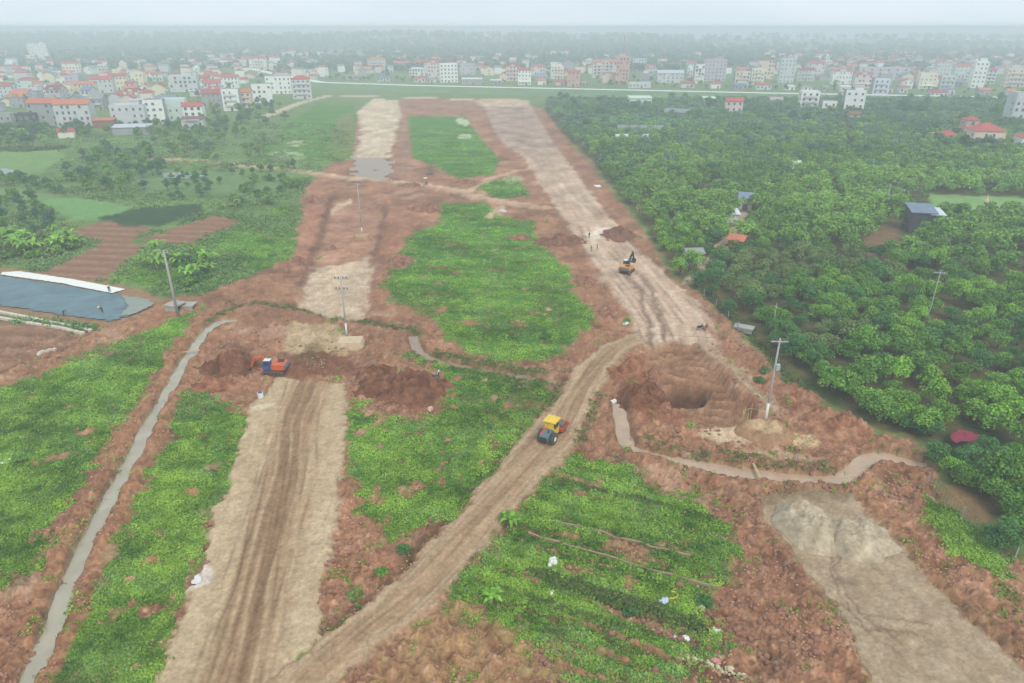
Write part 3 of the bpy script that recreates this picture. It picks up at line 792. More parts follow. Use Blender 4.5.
def water_material(name, c, rough=0.07):
    m = bpy.data.materials.new(name); m.use_nodes = True; nt = m.node_tree; b = nt.nodes["Principled BSDF"]
    b.inputs['Roughness'].default_value = rough
    nz = nt.nodes.new("ShaderNodeTexNoise"); nz.inputs['Scale'].default_value = 0.5; nz.inputs['Detail'].default_value = 4
    ge = nt.nodes.new("ShaderNodeNewGeometry"); nt.links.new(ge.outputs['Position'], nz.inputs['Vector'])
    rp = nt.nodes.new("ShaderNodeValToRGB"); l = s2l(c)
    rp.color_ramp.elements[0].position = .3; rp.color_ramp.elements[1].position = .7
    rp.color_ramp.elements[0].color = (*(l * .85), 1); rp.color_ramp.elements[1].color = (*np.clip(l * 1.1, 0, 1), 1)
    nt.links.new(nz.outputs['Fac'], rp.inputs['Fac']); nt.links.new(rp.outputs['Color'], b.inputs['Base Color'])
    n2 = nt.nodes.new("ShaderNodeTexNoise"); n2.inputs['Scale'].default_value = 3.0
    nt.links.new(ge.outputs['Position'], n2.inputs['Vector'])
    bp = nt.nodes.new("ShaderNodeBump"); bp.inputs['Strength'].default_value = .08; bp.inputs['Distance'].default_value = .02
    nt.links.new(n2.outputs['Fac'], bp.inputs['Height']); nt.links.new(bp.outputs['Normal'], b.inputs['Normal'])
    return m
for k, (nm, line, wv, S, T, c, carve) in enumerate(water_strips):
    v = []; f = []
    L = [line[0]]
    for a_, b_ in zip(line[:-1], line[1:]):
        n = max(1, int(math.hypot(*(b_ - a_)) / 1.0))
        for i in range(1, n + 1): L.append(a_ + (b_ - a_) * i / n)
    for i, p in enumerate(L):
        q0, q1 = L[max(i - 1, 0)], L[min(i + 1, len(L) - 1)]
        t = (q1 - q0) / (math.hypot(*(q1 - q0)) + 1e-9); nrm = np.array([-t[1], t[0]])
        w = 1.15
        for s in (-1, 1): v.append((*(p + nrm * w * s), -0.42))
        if i: f.append((2 * i - 2, 2 * i - 1, 2 * i + 1, 2 * i))
    me = bpy.data.meshes.new("canal_water"); me.from_pydata(v, [], f)
    tag(link_mesh("canal_water", me, water_material("muddy_water", c)), kind='structure')
# levee: a grassed bank with a concrete road on its crown
def strip_sheet(name, line, offs, m):
    v = []; f = []; n = len(offs)
    for i, p in enumerate(line):
        q0, q1 = line[max(i - 1, 0)], line[min(i + 1, len(line) - 1)]
        t = (q1 - q0) / (math.hypot(*(q1 - q0)) + 1e-9); nrm = np.array([-t[1], t[0]])
        for o, z in offs: v.append((*(p + nrm * o), z))
        if i:
            for k in range(n - 1): f.append(((i - 1) * n + k, i * n + k, i * n + k + 1, (i - 1) * n + k + 1))
    me = bpy.data.meshes.new(name); me.from_pydata(v, [], f); me.update()
    if me.polygons[0].normal.z < 0: me.flip_normals()
    return tag(link_mesh(name, me, m), kind='structure')
lv_d = []
for a_, b_ in zip(lv[:-1], lv[1:]):
    for i in range(12): lv_d.append(a_ + (b_ - a_) * i / 12)
lv_d.append(lv[-1])
strip_sheet("levee_bank", lv_d, [(-22, -0.3), (-6.5, LV_Z - .1), (6.5, LV_Z - .1), (18, -0.3)], mat("levee_grass", (100, 132, 82), 0.95, 0.25, 0.08))
strip_sheet("levee_road", lv_d, [(-4.6, LV_Z), (4.6, LV_Z)], mat("levee_concrete", (226, 224, 216), 0.9, 0.06, 0.1))
# ponds and puddles
def pond(px, z, c, nm="pond_water", rough=0.1):
    P = poly_w(px, 0); me = bpy.data.meshes.new(nm); me.from_pydata([(x, y, z) for x, y in P], [], [list(range(len(P)))])
    return tag(link_mesh(nm, me, water_material("pond_water", c, rough)), kind='structure')
pond([(349, 155.5), (396, 155.5), (392, 181), (350, 181)], -0.14, (150, 128, 106), rough=.35)
pond([(162, 173.5), (180, 173), (206, 176.5), (188, 179.5), (164, 178)], 0.25, (150, 156, 150), rough=.4)
pond([(-60, 172), (6, 169), (18, 172), (0, 176), (-60, 178)], 0.25, (140, 150, 150), rough=.4)
# open water of the wide river behind the hills
me = bpy.data.meshes.new("river_water"); me.from_pydata([(-9000, 3050, 0.5), (9000, 3050, 0.5), (9000, 7000, 0.5), (-9000, 7000, 0.5)], [], [(0, 1, 2, 3)])
tag(link_mesh("river_water", me, water_material("river_water", (176, 184, 186), 0.05)), kind='structure')

# ---- air: one closed box of even haze around everything
hz = MB().box((0, 5600, 23.5), (26000, 13400, 57)).mesh("haze")
hm = bpy.data.materials.new("haze"); hm.use_nodes = True; nt = hm.node_tree; nt.nodes.clear()
o_ = nt.nodes.new("ShaderNodeOutputMaterial"); pv = nt.nodes.new("ShaderNodeVolumePrincipled")
HAZE_DENSITY = 0.00082
pv.inputs['Density'].default_value = HAZE_DENSITY; pv.inputs['Color'].default_value = (0.87, 0.935, 1.0, 1); pv.inputs['Anisotropy'].default_value = 0.0
nt.links.new(pv.outputs['Volume'], o_.inputs['Volume'])
tag(link_mesh("haze", hz, hm), kind='stuff')
# ================================================================ VEGETATION
def leaf_material(name, dark, light, rough=0.6, rand=0.18, trans=0.22):
    """Leaves: the tone runs between two greens by a per-leaf value; every plant differs a little from the next."""
    m = bpy.data.materials.new(name); m.use_nodes = True; nt = m.node_tree; b = nt.nodes["Principled BSDF"]; out = nt.nodes["Material Output"]
    b.inputs['Roughness'].default_value = rough; b.inputs['Specular IOR Level'].default_value = 0.25
    at = nt.nodes.new("ShaderNodeAttribute"); at.attribute_name = "tint"
    mx = nt.nodes.new("ShaderNodeMix"); mx.data_type = 'RGBA'
    mx.inputs[6].default_value = (*s2l(dark), 1); mx.inputs[7].default_value = (*s2l(light), 1)
    nt.links.new(at.outputs['Fac'], mx.inputs[0])
    oi = nt.nodes.new("ShaderNodeObjectInfo"); mr = nt.nodes.new("ShaderNodeMapRange"); mr.inputs['To Min'].default_value = 1 - rand; mr.inputs['To Max'].default_value = 1 + rand
    nt.links.new(oi.outputs['Random'], mr.inputs['Value'])
    hs = nt.nodes.new("ShaderNodeHueSaturation"); nt.links.new(mr.outputs['Result'], hs.inputs['Value']); nt.links.new(mx.outputs[2], hs.inputs['Color'])
    nt.links.new(hs.outputs['Color'], b.inputs['Base Color'])
    tr = nt.nodes.new("ShaderNodeBsdfTranslucent"); nt.links.new(hs.outputs['Color'], tr.inputs['Color'])
    ms = nt.nodes.new("ShaderNodeMixShader"); ms.inputs[0].default_value = trans
    nt.links.new(b.outputs[0], ms.inputs[1]); nt.links.new(tr.outputs[0], ms.inputs[2]); nt.links.new(ms.outputs[0], out.inputs['Surface'])
    return m

def quads_from(P, N, size, aspect, rg, fold=0.0):
    """Leaf-sized quads at P facing N (n x 3 arrays)."""
    n = len(P)
    ref = rg.normal(size=(n, 3)); A = np.cross(N, ref); A /= np.linalg.norm(A, axis=1, keepdims=True) + 1e-9
    B = np.cross(N, A); B /= np.linalg.norm(B, axis=1, keepdims=True) + 1e-9
    a = A * (size[:, None] * 0.5); b = B * (size * aspect * 0.5)[:, None]
    return np.stack([P - a - b * .5, P + a * .2 - b, P + a + b * .4, P - a * .3 + b], 1)        # an irregular four-cornered leaf clump

def quad_mesh(name, Q, tint, m, smooth=False):
    n = len(Q); me = bpy.data.meshes.new(name)
    me.vertices.add(n * 4); me.vertices.foreach_set("co", Q.reshape(-1))
    me.loops.add(n * 4); me.loops.foreach_set("vertex_index", np.arange(n * 4, dtype=np.int32))
    me.polygons.add(n); me.polygons.foreach_set("loop_start", np.arange(0, n * 4, 4, dtype=np.int32)); me.polygons.foreach_set("loop_total", np.full(n, 4, np.int32))
    me.update(calc_edges=True)
    at = me.attributes.new("tint", 'FLOAT', 'FACE'); at.data.foreach_set("value", np.asarray(tint, np.float32))
    me.materials.append(m)
    return me

def crown_quads(rg, r=2.4, h=3.6, base=1.0, lobes=9, leaves=900, leaf=0.34, drop=0.25):
    """Leaves gathered in lobes of different size round a branching middle: uneven outline, gaps between lobes."""
    cs = []; rs = []
    for i in range(lobes):
        a = 2 * math.pi * (i + rg.uniform(-.3, .3)) / lobes * 1.6; rad = r * rg.uniform(0.15, 0.72) * (1 if i else 0.1)
        zz = base + (h - base) * rg.uniform(0.25, 0.85) * (1 - 0.25 * rad / r)
        cs.append((rad * math.cos(a), rad * math.sin(a), zz)); rs.append(r * rg.uniform(0.28, 0.52))
    cs.append((0, 0, h - r * .35)); rs.append(r * 0.45)
    cs = np.array(cs); rs = np.array(rs)
    w = rs ** 2 / (rs ** 2).sum(); k = rg.choice(len(rs), leaves, p=w)
    D = rg.normal(size=(leaves, 3)); D /= np.linalg.norm(D, axis=1, keepdims=True); D[:, 2] = np.where(D[:, 2] < -0.35, -D[:, 2], D[:, 2])
    q = rg.uniform(0.55, 1.06, leaves) ** 0.6
    P = cs[k] + D * (rs[k] * q)[:, None] * np.array([1, 1, 0.85])
    N = D + rg.normal(size=(leaves, 3)) * 0.55 + np.array([0, 0, 0.35]); N /= np.linalg.norm(N, axis=1, keepdims=True)
    sz = leaf * rg.uniform(0.6, 1.35, leaves)
    lobe_t = rg.uniform(0, .45, len(rs))
    return quads_from(P, N, sz, 0.75, rg), np.clip(lobe_t[k] + rg.uniform(0, 0.6, leaves), 0, 1)

def trunk_mesh(name, rg, h=2.6, r=0.13, spread=1.2, limbs=5):
    mb = MB(); top = Vector((rg.uniform(-.15, .15), rg.uniform(-.15, .15), h * .45))
    mb.tube((0, 0, -0.3), top, r * 1.25, r * .85, 7)
    for i in range(limbs):
        a = 2 * math.pi * (i + rg.uniform(-.3, .3)) / limbs
        e = top + Vector((math.cos(a) * spread * rg.uniform(.5, 1), math.sin(a) * spread * rg.uniform(.5, 1), h * rg.uniform(.35, .6)))
        mid = top.lerp(e, .5) + Vector((0, 0, -.1))
        mb.tube(top - Vector((0, 0, .08)), mid, r * .6, r * .42, 5); mb.tube(mid, e, r * .42, r * .15, 5)
    return mb.mesh(name, True)

BARK = mat("bark", (104, 88, 72), 0.95, 0.3, 3.0, bump=0.4)
LEAF = {'bright': leaf_material("leaf_bright", (48, 100, 24), (156, 206, 74)),
        'mid': leaf_material("leaf_mid", (44, 92, 26), (140, 190, 74)),
        'dark': leaf_material("leaf_dark", (40, 84, 38), (100, 154, 78)),
        'olive': leaf_material("leaf_olive", (76, 104, 50), (152, 174, 100)),
        'blue': leaf_material("leaf_bluegreen", (46, 86, 60), (104, 150, 108))}
TONE = {'bright': 'bright green', 'mid': 'mid green', 'dark': 'dark green', 'olive': 'pale olive', 'blue': 'bluish green'}

def tree_kit(tag_, m, n, **kw):
    out = []
    for i in range(n):
        rg = np.random.default_rng(abs(hash((tag_, i))) % 2 ** 31 if False else sum(map(ord, tag_)) * 131 + i * 17)
        Q, t = crown_quads(rg, **kw)
        out.append((quad_mesh("crown", Q, t, m), trunk_mesh("trunk", rg, kw.get('h', 3.6) * .8, 0.05 * kw.get('r', 2.4), kw.get('r', 2.4) * .5)))
        out[-1][1].materials.append(BARK)
    return out
KIT = {}
for t in LEAF:
    KIT['fruit', t] = tree_kit('fruit' + t, LEAF[t], 3, r=2.55, h=4.2, base=0.7, lobes=13, leaves=1350, leaf=0.34)
    KIT['tall', t] = tree_kit('tall' + t, LEAF[t], 2, r=3.2, h=8.0, base=2.0, lobes=14, leaves=1100, leaf=0.6)
    KIT['bush', t] = tree_kit('bush' + t, LEAF[t], 2, r=1.5, h=2.0, base=0.2, lobes=8, leaves=420, leaf=0.34)

def plant(kind, tone, x, y, s, name, label, cat, group, sz=1.0):
    cr, tr = random.choice(KIT[kind, tone])
    o = empty(name, (x, y, ground_z(x, y) - 0.05), random.uniform(0, 6.28))
    o.scale = (s, s, s * sz * random.uniform(.9, 1.12))
    tag(o, label, cat, group)
    link_obj("trunk", tr, o); link_obj("crown", cr, o)
    return o

def in_frame(x, y, m=25, z=2.0):
    b = (y * CP + (CAM_H - z) * SP)
    u = 512 + x * FPX / b
    dz = z - CAM_H; c = (y * -SP * -1)
    fwd = y * CP - dz * SP; up = y * SP + dz * CP
    v = 341.5 - FPX * up / fwd
    return -m < u < 1024 + m and v < 683 + m, u, v

def scatter_world(mask, n, seed, ymax=400):
    """Random points over cells where mask holds, even over the photographed area."""
    rg = np.random.default_rng(seed)
    ok = (mask > 0) & (Yg < ymax)
    r, c = np.nonzero(ok)
    w = mask[r, c]; w = w / w.sum(); k = rg.choice(len(r), n, p=w)
    x = Xg[r[k], c[k]] + rg.uniform(-.5, .5, n) * 1.7 / FPX * DEP[r[k], c[k]]; y = Yg[r[k], c[k]] + rg.uniform(-.5, .5, n) * np.gradient(ys)[r[k]]
    return x, y

# ---- weeds and grass: small leafy clumps all over the green fields
def weed_mass(x, y, size, hgt, tone, per, seed, m, name="grass", leaf=0.34):
    rg = np.random.default_rng(seed); n = len(x)
    z = np.array([ground_z(a, b) for a, b in zip(x, y)])
    P0 = np.repeat(np.stack([x, y, z], 1), per, 0); S = np.repeat(size, per); Hh = np.repeat(hgt, per)
    k = n * per
    a = rg.uniform(0, 2 * math.pi, k); rr = np.sqrt(rg.uniform(0, 1, k)); 
    zz = (1 - rr ** 2) * rg.uniform(0.35, 1.0, k)
    P = P0 + np.stack([np.cos(a) * rr * S, np.sin(a) * rr * S, zz * Hh + 0.03], 1)
    N = np.stack([np.cos(a) * rr * .8, np.sin(a) * rr * .8, 0.9 - .3 * rr], 1) + rg.normal(size=(k, 3)) * 0.45
    N /= np.linalg.norm(N, axis=1, keepdims=True)
    Q = quads_from(P, N, leaf * np.repeat(np.sqrt(size / 0.6), per) * rg.uniform(.6, 1.4, k), 0.6, rg)
    t = np.clip(np.repeat(tone, per) + rg.uniform(-.22, .22, k), 0, 1)
    return tag(link_mesh(name, quad_mesh(name, Q, t, m), None), kind='stuff')
WEED = leaf_material("weed", (56, 104, 18), (176, 212, 86), 0.7, 0.0, 0.25)
WEED2 = leaf_material("weed_grey", (60, 104, 42), (158, 198, 112), 0.75, 0.0, 0.22)
DRYW = leaf_material("weed_dry", (112, 104, 56), (186, 172, 106), 0.85, 0.0, 0.15)
near_w = np.clip(GM, 0, 1) * (GM > 0.3) * (Yg < 380)
x, y = scatter_world(near_w, 40000, 301); n = len(x)
d = y * CP + CAM_H * SP; r5 = np.random.default_rng(5)
nb = sample(N_b, x, y); na = sample(N_a, x, y); rw = sample(ROWS, x, y)
nm = fbm(x, y, 2.6, 3, 404); nl = fbm(x, y, 9, 3, 405)
size = np.clip(0.20 + 0.0030 * d, .3, 1.8) * r5.uniform(.55, 1.35, n) * (1 + .35 * nm)
hgt = (0.12 + 0.26 * np.clip(nm + .55 * rw + .25, 0, 1.3)) * r5.uniform(.6, 1.5, n)
big = r5.uniform(size=n) < .035; hgt = np.where(big, hgt * 2.4 + .2, hgt); size = np.where(big, size * 1.35, size)
tone = np.clip(0.56 + 0.36 * na + 0.36 * nm + .3 * rw + np.where(big, -.25, 0), 0.0, 1)
kind_ = r5.uniform(-1, 1, n) * .5 + nl
for sel, mm, sd_ in ((kind_ < .38, WEED, 7), ((kind_ >= .38) & (kind_ < .8), WEED2, 17), (kind_ >= .8, DRYW, 27)):
    weed_mass(x[sel], y[sel], size[sel], hgt[sel], tone[sel], 15, sd_, mm, leaf=.24)
# sparse tufts in the bare soil and along the banks
tuft = soil_rough * (1 - GM) * np.clip(m_fbm(5, 3, 73) + 0.1, 0, 1) ** 2 * (Yg < 140) * (1 - np.maximum.reduce([m_b, m_c, m_l, pm, STRUCT['construction_road'], np.clip(trench, 0, 1)]))
x, y = scatter_world(tuft, 1300, 303); n = len(x)
weed_mass(x, y, rng.uniform(.25, .6, n), rng.uniform(.15, .35, n), rng.uniform(.2, .8, n), 12, 9, WEED, leaf=0.26)
# ditch lines
def along(line, n, jit, seed):
    rg = np.random.default_rng(seed); P = np.asarray(line); k = np.concatenate([[0], np.cumsum(np.hypot(*np.diff(P, axis=0).T))]); q = rg.uniform(0, k[-1], n)
    return np.interp(q, k, P[:, 0]) + rg.normal(0, jit, n), np.interp(q, k, P[:, 1]) + rg.normal(0, jit, n)
DITCH = leaf_material("ditch_weed", (62, 84, 36), (132, 152, 76), 0.7, 0.0, 0.2)
for ln, n, j, sd_ in ((dr_line, 300, .5, 1), (dx_line, 360, .7, 2), (np.array([W(*q) for q in [(418, 356), (470, 370), (520, 379), (558, 385)]]), 260, .45, 3), (np.array([W(*q) for q in [(630, 436), (665, 448), (730, 458), (800, 468), (845, 470)]]), 130, .8, 4),
                      (np.array([W(*q) for q in [(432, 352), (480, 364), (545, 374)]]), 220, .4, 6), (np.array([W(*q) for q in [(600, 395), (590, 420), (578, 445)]]), 60, .5, 5)):
    x, y = along(ln, n, j, sd_)
    weed_mass(x, y, rng.uniform(.25, .7, n), rng.uniform(.12, .5, n), rng.uniform(.2, 1, n), 14, 10 + sd_, DITCH, leaf=.27)
# the clipped dark hedge row between the garden plots
hx, hy = along(np.array([W(*q) for q in [(530, 571), (570, 584), (610, 596), (660, 612), (704, 628)]]), 520, .22, 8)
weed_mass(hx, hy, np.full(520, .5), np.full(520, .55), rng.uniform(.2, .6, 520), 22, 21, DITCH, "hedge")

for k, px in enumerate([[(560, 548), (620, 566), (690, 588)], [(500, 590), (560, 608), (640, 632), (700, 652)], [(548, 500), (620, 518), (700, 540)], [(560, 482), (640, 500), (712, 520)]]):
    hx, hy = along(np.array([W(*q) for q in px]), 300, .2, 60 + k); keep = fbm(hx, hy, 4, 2, 66 + k) > -.35; hx, hy = hx[keep], hy[keep]; n = len(hx)
    weed_mass(hx, hy, rng.uniform(.28, .5, n), rng.uniform(.3, .55, n), rng.uniform(.25, .8, n), 14, 70 + k, DITCH if k % 2 else WEED, "hedge", leaf=.25)
# ---- the orchard: rows of bushy fruit trees
blocked = np.maximum.reduce([m_lane, sstep(0, .5, sdf([(926, 480), (955, 480), (1005, 512), (990, 532), (945, 512)], 0)), sstep(0, .5, sdf([(860, 440), (930, 440), (932, 500), (880, 490)], 0)),
                             lawn_masks[4], sstep(0, .5, sdf([(938, 430), (988, 430), (992, 466), (938, 466)], 0)), sstep(0, .5, sdf([(893, 214), (904, 258), (872, 262), (854, 248)], 0)), sstep(0, .5, sdf([(902, 205), (938, 205), (938, 238), (902, 240)], 0))])
cand = []
ca, sa = math.cos(R(24)), math.sin(R(24))
for i in range(-110, 190):
    for j in range(-110, 160):
        a = i * 4.0 + random.uniform(-1.0, 1.0); b = j * 4.2 + random.uniform(-.9, .9)
        x, y = 60 + a * ca - b * sa, 90 + a * sa + b * ca
        if 42 < y < 520 and 0 < x < 480: cand.append((x, y))
cx_ = np.array([c[0] for c in cand]); cy_ = np.array([c[1] for c in cand])
ok = (sample(d_orch, cx_, cy_) > 0.9) & (sample(blocked, cx_, cy_) < .3)
inside = np.array([in_frame(x, y, 230)[0] for x, y in cand])
ok &= inside
thin = fbm(cx_, cy_, 26, 2, 501)
ok &= ~((thin > 0.75) & (np.random.default_rng(3).uniform(size=len(cand)) < .6))
ok &= np.random.default_rng(4).uniform(size=len(cand)) < .86
cx_, cy_ = cx_[ok], cy_[ok]
order = np.argsort(np.hypot(cx_, cy_) + np.array([0 if in_frame(x, y)[0] else 5000 for x, y in zip(cx_, cy_)])); cx_, cy_ = cx_[order], cy_[order]
n_ind = 240
dxa = np.asarray(dx_line)
for i in range(min(n_ind, len(cx_))):
    x, y = cx_[i], cy_[i]
    t = fbm(np.array([x]), np.array([y]), 34, 2, 502)[0] + random.uniform(-.35, .35)
    tone = 'bright' if t > 0.22 else 'mid' if t > -0.12 else 'dark' if t > -0.42 else 'olive'
    dd = np.min(np.hypot(dxa[:, 0] - x, dxa[:, 1] - y))
    _, u, v = in_frame(x, y)
    if dd < 9: zone = "beside the weedy ditch along the new road"
    elif v > 455: zone = "in the orchard corner next to the sandy lot"
    elif v > 330 and u > 900: zone = "in the near orchard around the red cloth"
    elif v > 330: zone = "in the near orchard between ditch and red cloth"
    elif u < 800: zone = "near the lane with the small huts"
    else: zone = "in the orchard below the dark walled house"
    lab = f"{TONE[tone]} bushy fruit tree {zone}"
    plant('fruit', tone, x, y, random.uniform(.62, 1.12), "fruit_tree", lab, "tree", lab.replace("tree", "trees"), random.uniform(.85, 1.1))
edge_px = [(790, 352), (804, 366), (818, 377), (832, 388), (846, 398), (862, 408), (878, 417), (894, 424), (910, 430), (926, 436), (930, 462), (944, 478), (958, 486), (986, 500), (1006, 516), (1000, 548), (1020, 536), (1018, 482), (1008, 460), (992, 484), (1022, 505), (742, 306), (756, 322), (770, 334)]
for u, v in edge_px:
    x, y = W(u + 4, v); tone = random.choice(['bright', 'mid', 'mid', 'dark', 'dark'])
    zone = "in the orchard corner next to the sandy lot" if v > 436 else "on the orchard's edge above the rocky spoil ridge" if v > 345 else "beside the weedy ditch along the new road"
    lab = f"{TONE[tone]} bushy fruit tree {zone}"; plant('fruit', tone, x, y, random.uniform(.6, .95), "fruit_tree", lab, "tree", lab.replace("tree", "trees"), random.uniform(.85, 1.05))
for u, v, s_, lab in [(506, 522, .9, "dark bush on the haul road's verge beside the young banana plant"), (22, 462, 1.0, "dark bush in the weeds near the picture's west edge"), (403, 550, .8, "round green bush on the red soil triangle between the roads"), (381, 574, .7, "smaller tufted bush on the red soil triangle between the roads"),
                      (655, 568, .7, "bush beside the bare plot in the green garden"), (704, 602, .8, "bush by the white plastic at the plots' east end"), (62, 468, .8, "bush at the rim of the western weed field"), (170, 470, .7, "bush in the green strip between canal and rolled road"),
                      (440, 445, .7, "bush among the weeds above the haul road"), (470, 300, 1.0, "bush in the middle of the large green field"), (545, 338, 1.0, "bush at the lower corner of the large green field"), (765, 372, .8, "bush on the rubble beside the fuse gear pole"), (760, 380, .9, "second bush on the rubble beside the fuse gear pole"), (630, 610, .7, "leafy bush in the garden under the hedge row")]:
    x, y = W(u, v); plant('bush', random.choice(['dark', 'mid', 'mid']), x, y, s_ * .8, "shrub", lab, "shrub", None, .7)
def crown_mass(x, y, s, tones_, kw, seed, m, name, per):
    rg = np.random.default_rng(seed); Qs = []; Ts = []
    protos = [crown_quads(np.random.default_rng(seed + 50 + i), leaves=per, **kw) for i in range(6)]
    for i in range(len(x)):
        Q, t = protos[i % 6]; a = rg.uniform(0, 6.28); c, s_ = math.cos(a), math.sin(a)
        Rm = np.array([[c, s_, 0], [-s_, c, 0], [0, 0, 1]])
        Qs.append((Q @ Rm) * s[i] + np.array([x[i], y[i], ground_z(x[i], y[i])])); Ts.append(np.clip(t * .5 + tones_[i], 0, 1))
    return tag(link_mesh(name, quad_mesh(name, np.concatenate(Qs), np.concatenate(Ts), m), None), kind='stuff')
rx, ry = cx_[n_ind:], cy_[n_ind:]
print("orchard trees", len(cx_))
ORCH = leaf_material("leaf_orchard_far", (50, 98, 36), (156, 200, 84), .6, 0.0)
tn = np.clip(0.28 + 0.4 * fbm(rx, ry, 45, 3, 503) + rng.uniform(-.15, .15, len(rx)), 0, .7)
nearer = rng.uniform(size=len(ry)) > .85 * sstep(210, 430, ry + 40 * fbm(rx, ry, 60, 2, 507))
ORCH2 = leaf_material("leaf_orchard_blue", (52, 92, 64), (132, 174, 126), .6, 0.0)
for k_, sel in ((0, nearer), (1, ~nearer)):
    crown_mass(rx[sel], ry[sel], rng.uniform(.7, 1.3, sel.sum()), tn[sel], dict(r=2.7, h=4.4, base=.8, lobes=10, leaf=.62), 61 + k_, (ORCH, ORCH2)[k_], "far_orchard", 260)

# ---- taller trees by the villages and on the western plain
def in_poly_points(px, n, seed, mind=3.0):
    P = np.array([W(*q) for q in px]); rg = np.random.default_rng(seed); lo, hi = P.min(0), P.max(0); out = []
    tries = 0
    while len(out) < n and tries < n * 60:
        tries += 1
        x, y = rg.uniform(lo, hi)
        if sdf_world(P, np.array([x]), np.array([y]))[0] > 0 and all((x - a) ** 2 + (y - b) ** 2 > mind ** 2 for a, b in out): out.append((x, y))
    return out
groves = [
 ([(66, 165), (100, 148), (150, 152), (165, 170), (150, 196), (120, 196), (90, 192), (60, 186)], 46, 'tall', ('dark', 'blue', 'mid'), .62, 3.2, "leafy tree in the dense clump behind the small green lawn"),
 ([(130, 134), (200, 128), (270, 140), (262, 160), (210, 164), (150, 156)], 46, 'tall', ('olive', 'mid', 'blue'), .6, 4.5, "tree in the belt between the village and the cross track"),
 ([(-20, 122), (58, 130), (60, 148), (-20, 150)], 26, 'tall', ('blue', 'dark', 'mid'), .8, 5, "tree in front of the grey village houses"),
 ([(196, 104), (262, 104), (300, 108), (284, 122), (240, 132), (200, 128)], 34, 'tall', ('blue', 'mid', 'olive'), .75, 6, "tree along the village edge by the grassy strip"),
 ([(-20, 196), (30, 200), (56, 216), (72, 226), (58, 240), (-20, 236)], 26, 'tall', ('dark', 'mid', 'blue'), .5, 3, "dense tree beside the ploughed plots"),
 ([(165, 186), (205, 180), (215, 196), (172, 204)], 14, 'tall', ('dark', 'blue'), .45, 2.6, "dark tree beside the dark vegetable bed"),
 ([(255, 180), (290, 176), (302, 186), (270, 206), (240, 212), (225, 206)], 18, 'bush', ('dark', 'mid', 'olive'), 1.3, 2.2, "shrub along the edge of the stripped red soil"),
 ([(-10, 240), (60, 240), (88, 248), (40, 260), (-10, 262)], 34, 'bush', ('bright', 'mid', 'olive'), 1.2, 2.0, "leafy shrub in the strip behind the dark liner pond"),
 ([(182, 262), (206, 262), (212, 282), (190, 288)], 9, 'bush', ('dark', 'mid'), 1.2, 1.5, "dark shrub in the weedy plot behind the grey pole"),
 ([(554, 98), (640, 110), (650, 118), (600, 140), (566, 128)], 44, 'tall', ('blue', 'dark', 'mid'), .8, 5, "tall tree in the grove at the far end of the new road"),
 ([(660, 100), (790, 104), (900, 118), (900, 140), (780, 124), (690, 116)], 44, 'tall', ('blue', 'mid', 'dark'), .85, 6, "tall tree between the orchard and the levee"),
 ([(880, 112), (1000, 118), (1030, 128), (1030, 150), (960, 160), (890, 140)], 30, 'tall', ('blue', 'dark'), 1.0, 6, "broad tree around the red roofed villas"),
 ([(926, 222), (1030, 220), (1040, 240), (930, 246)], 26, 'fruit', ('mid', 'dark', 'bright'), .9, 3.5, "bushy tree in the row below the green pond field"),
 ([(930, 176), (1030, 180), (1030, 192), (930, 188)], 14, 'fruit', ('dark', 'blue'), .9, 4, "dark bushy tree on the upper edge of the green pond field"),
]
for gi, (px, n, kind, tones_, s, mind, what) in enumerate(groves):
    for x, y in in_poly_points(px, n, 700 + gi, mind):
        tone = random.choice(tones_)
        nm = {'tall': 'grove_tree' if ('grove' in what or 'levee' in what or 'villas' in what) else 'broadleaf_tree', 'bush': 'shrub', 'fruit': 'fruit_tree'}[kind]
        lab = f"{TONE[tone]} {what}" if not what.startswith(('dark', 'dense dark')) else what
        plant(kind, tone, x, y, s * random.uniform(.75, 1.3), nm, lab, "shrub" if kind == 'bush' else "tree", lab, random.uniform(.75, 1.0))

for gi, (px, n, s0, where) in enumerate([([(-20, 127), (60, 131), (110, 130), (110, 136), (60, 138), (-20, 134)], 26, .75, "in front of the orange roofed village house"), ([(120, 130), (210, 124), (250, 118), (250, 124), (210, 132), (130, 137)], 30, .7, "in front of the white and mint village houses"),
                                     ([(140, 168), (215, 180), (250, 170), (300, 166), (300, 170), (250, 176), (215, 186), (160, 180)], 22, .4, "among the small plots below the cross track"), ([(0, 176), (60, 190), (66, 196), (0, 184)], 14, .5, "on the bank between two pale green plots")]):
    for x, y in in_poly_points(px, n, 760 + gi, 3.5):
        tone = random.choice(['blue', 'mid', 'dark', 'olive']); lab = f"{TONE[tone]} tree {where}"
        plant('tall', tone, x, y, s0 * random.uniform(.7, 1.25), "broadleaf_tree", lab, "tree", lab, random.uniform(.7, 1.0))
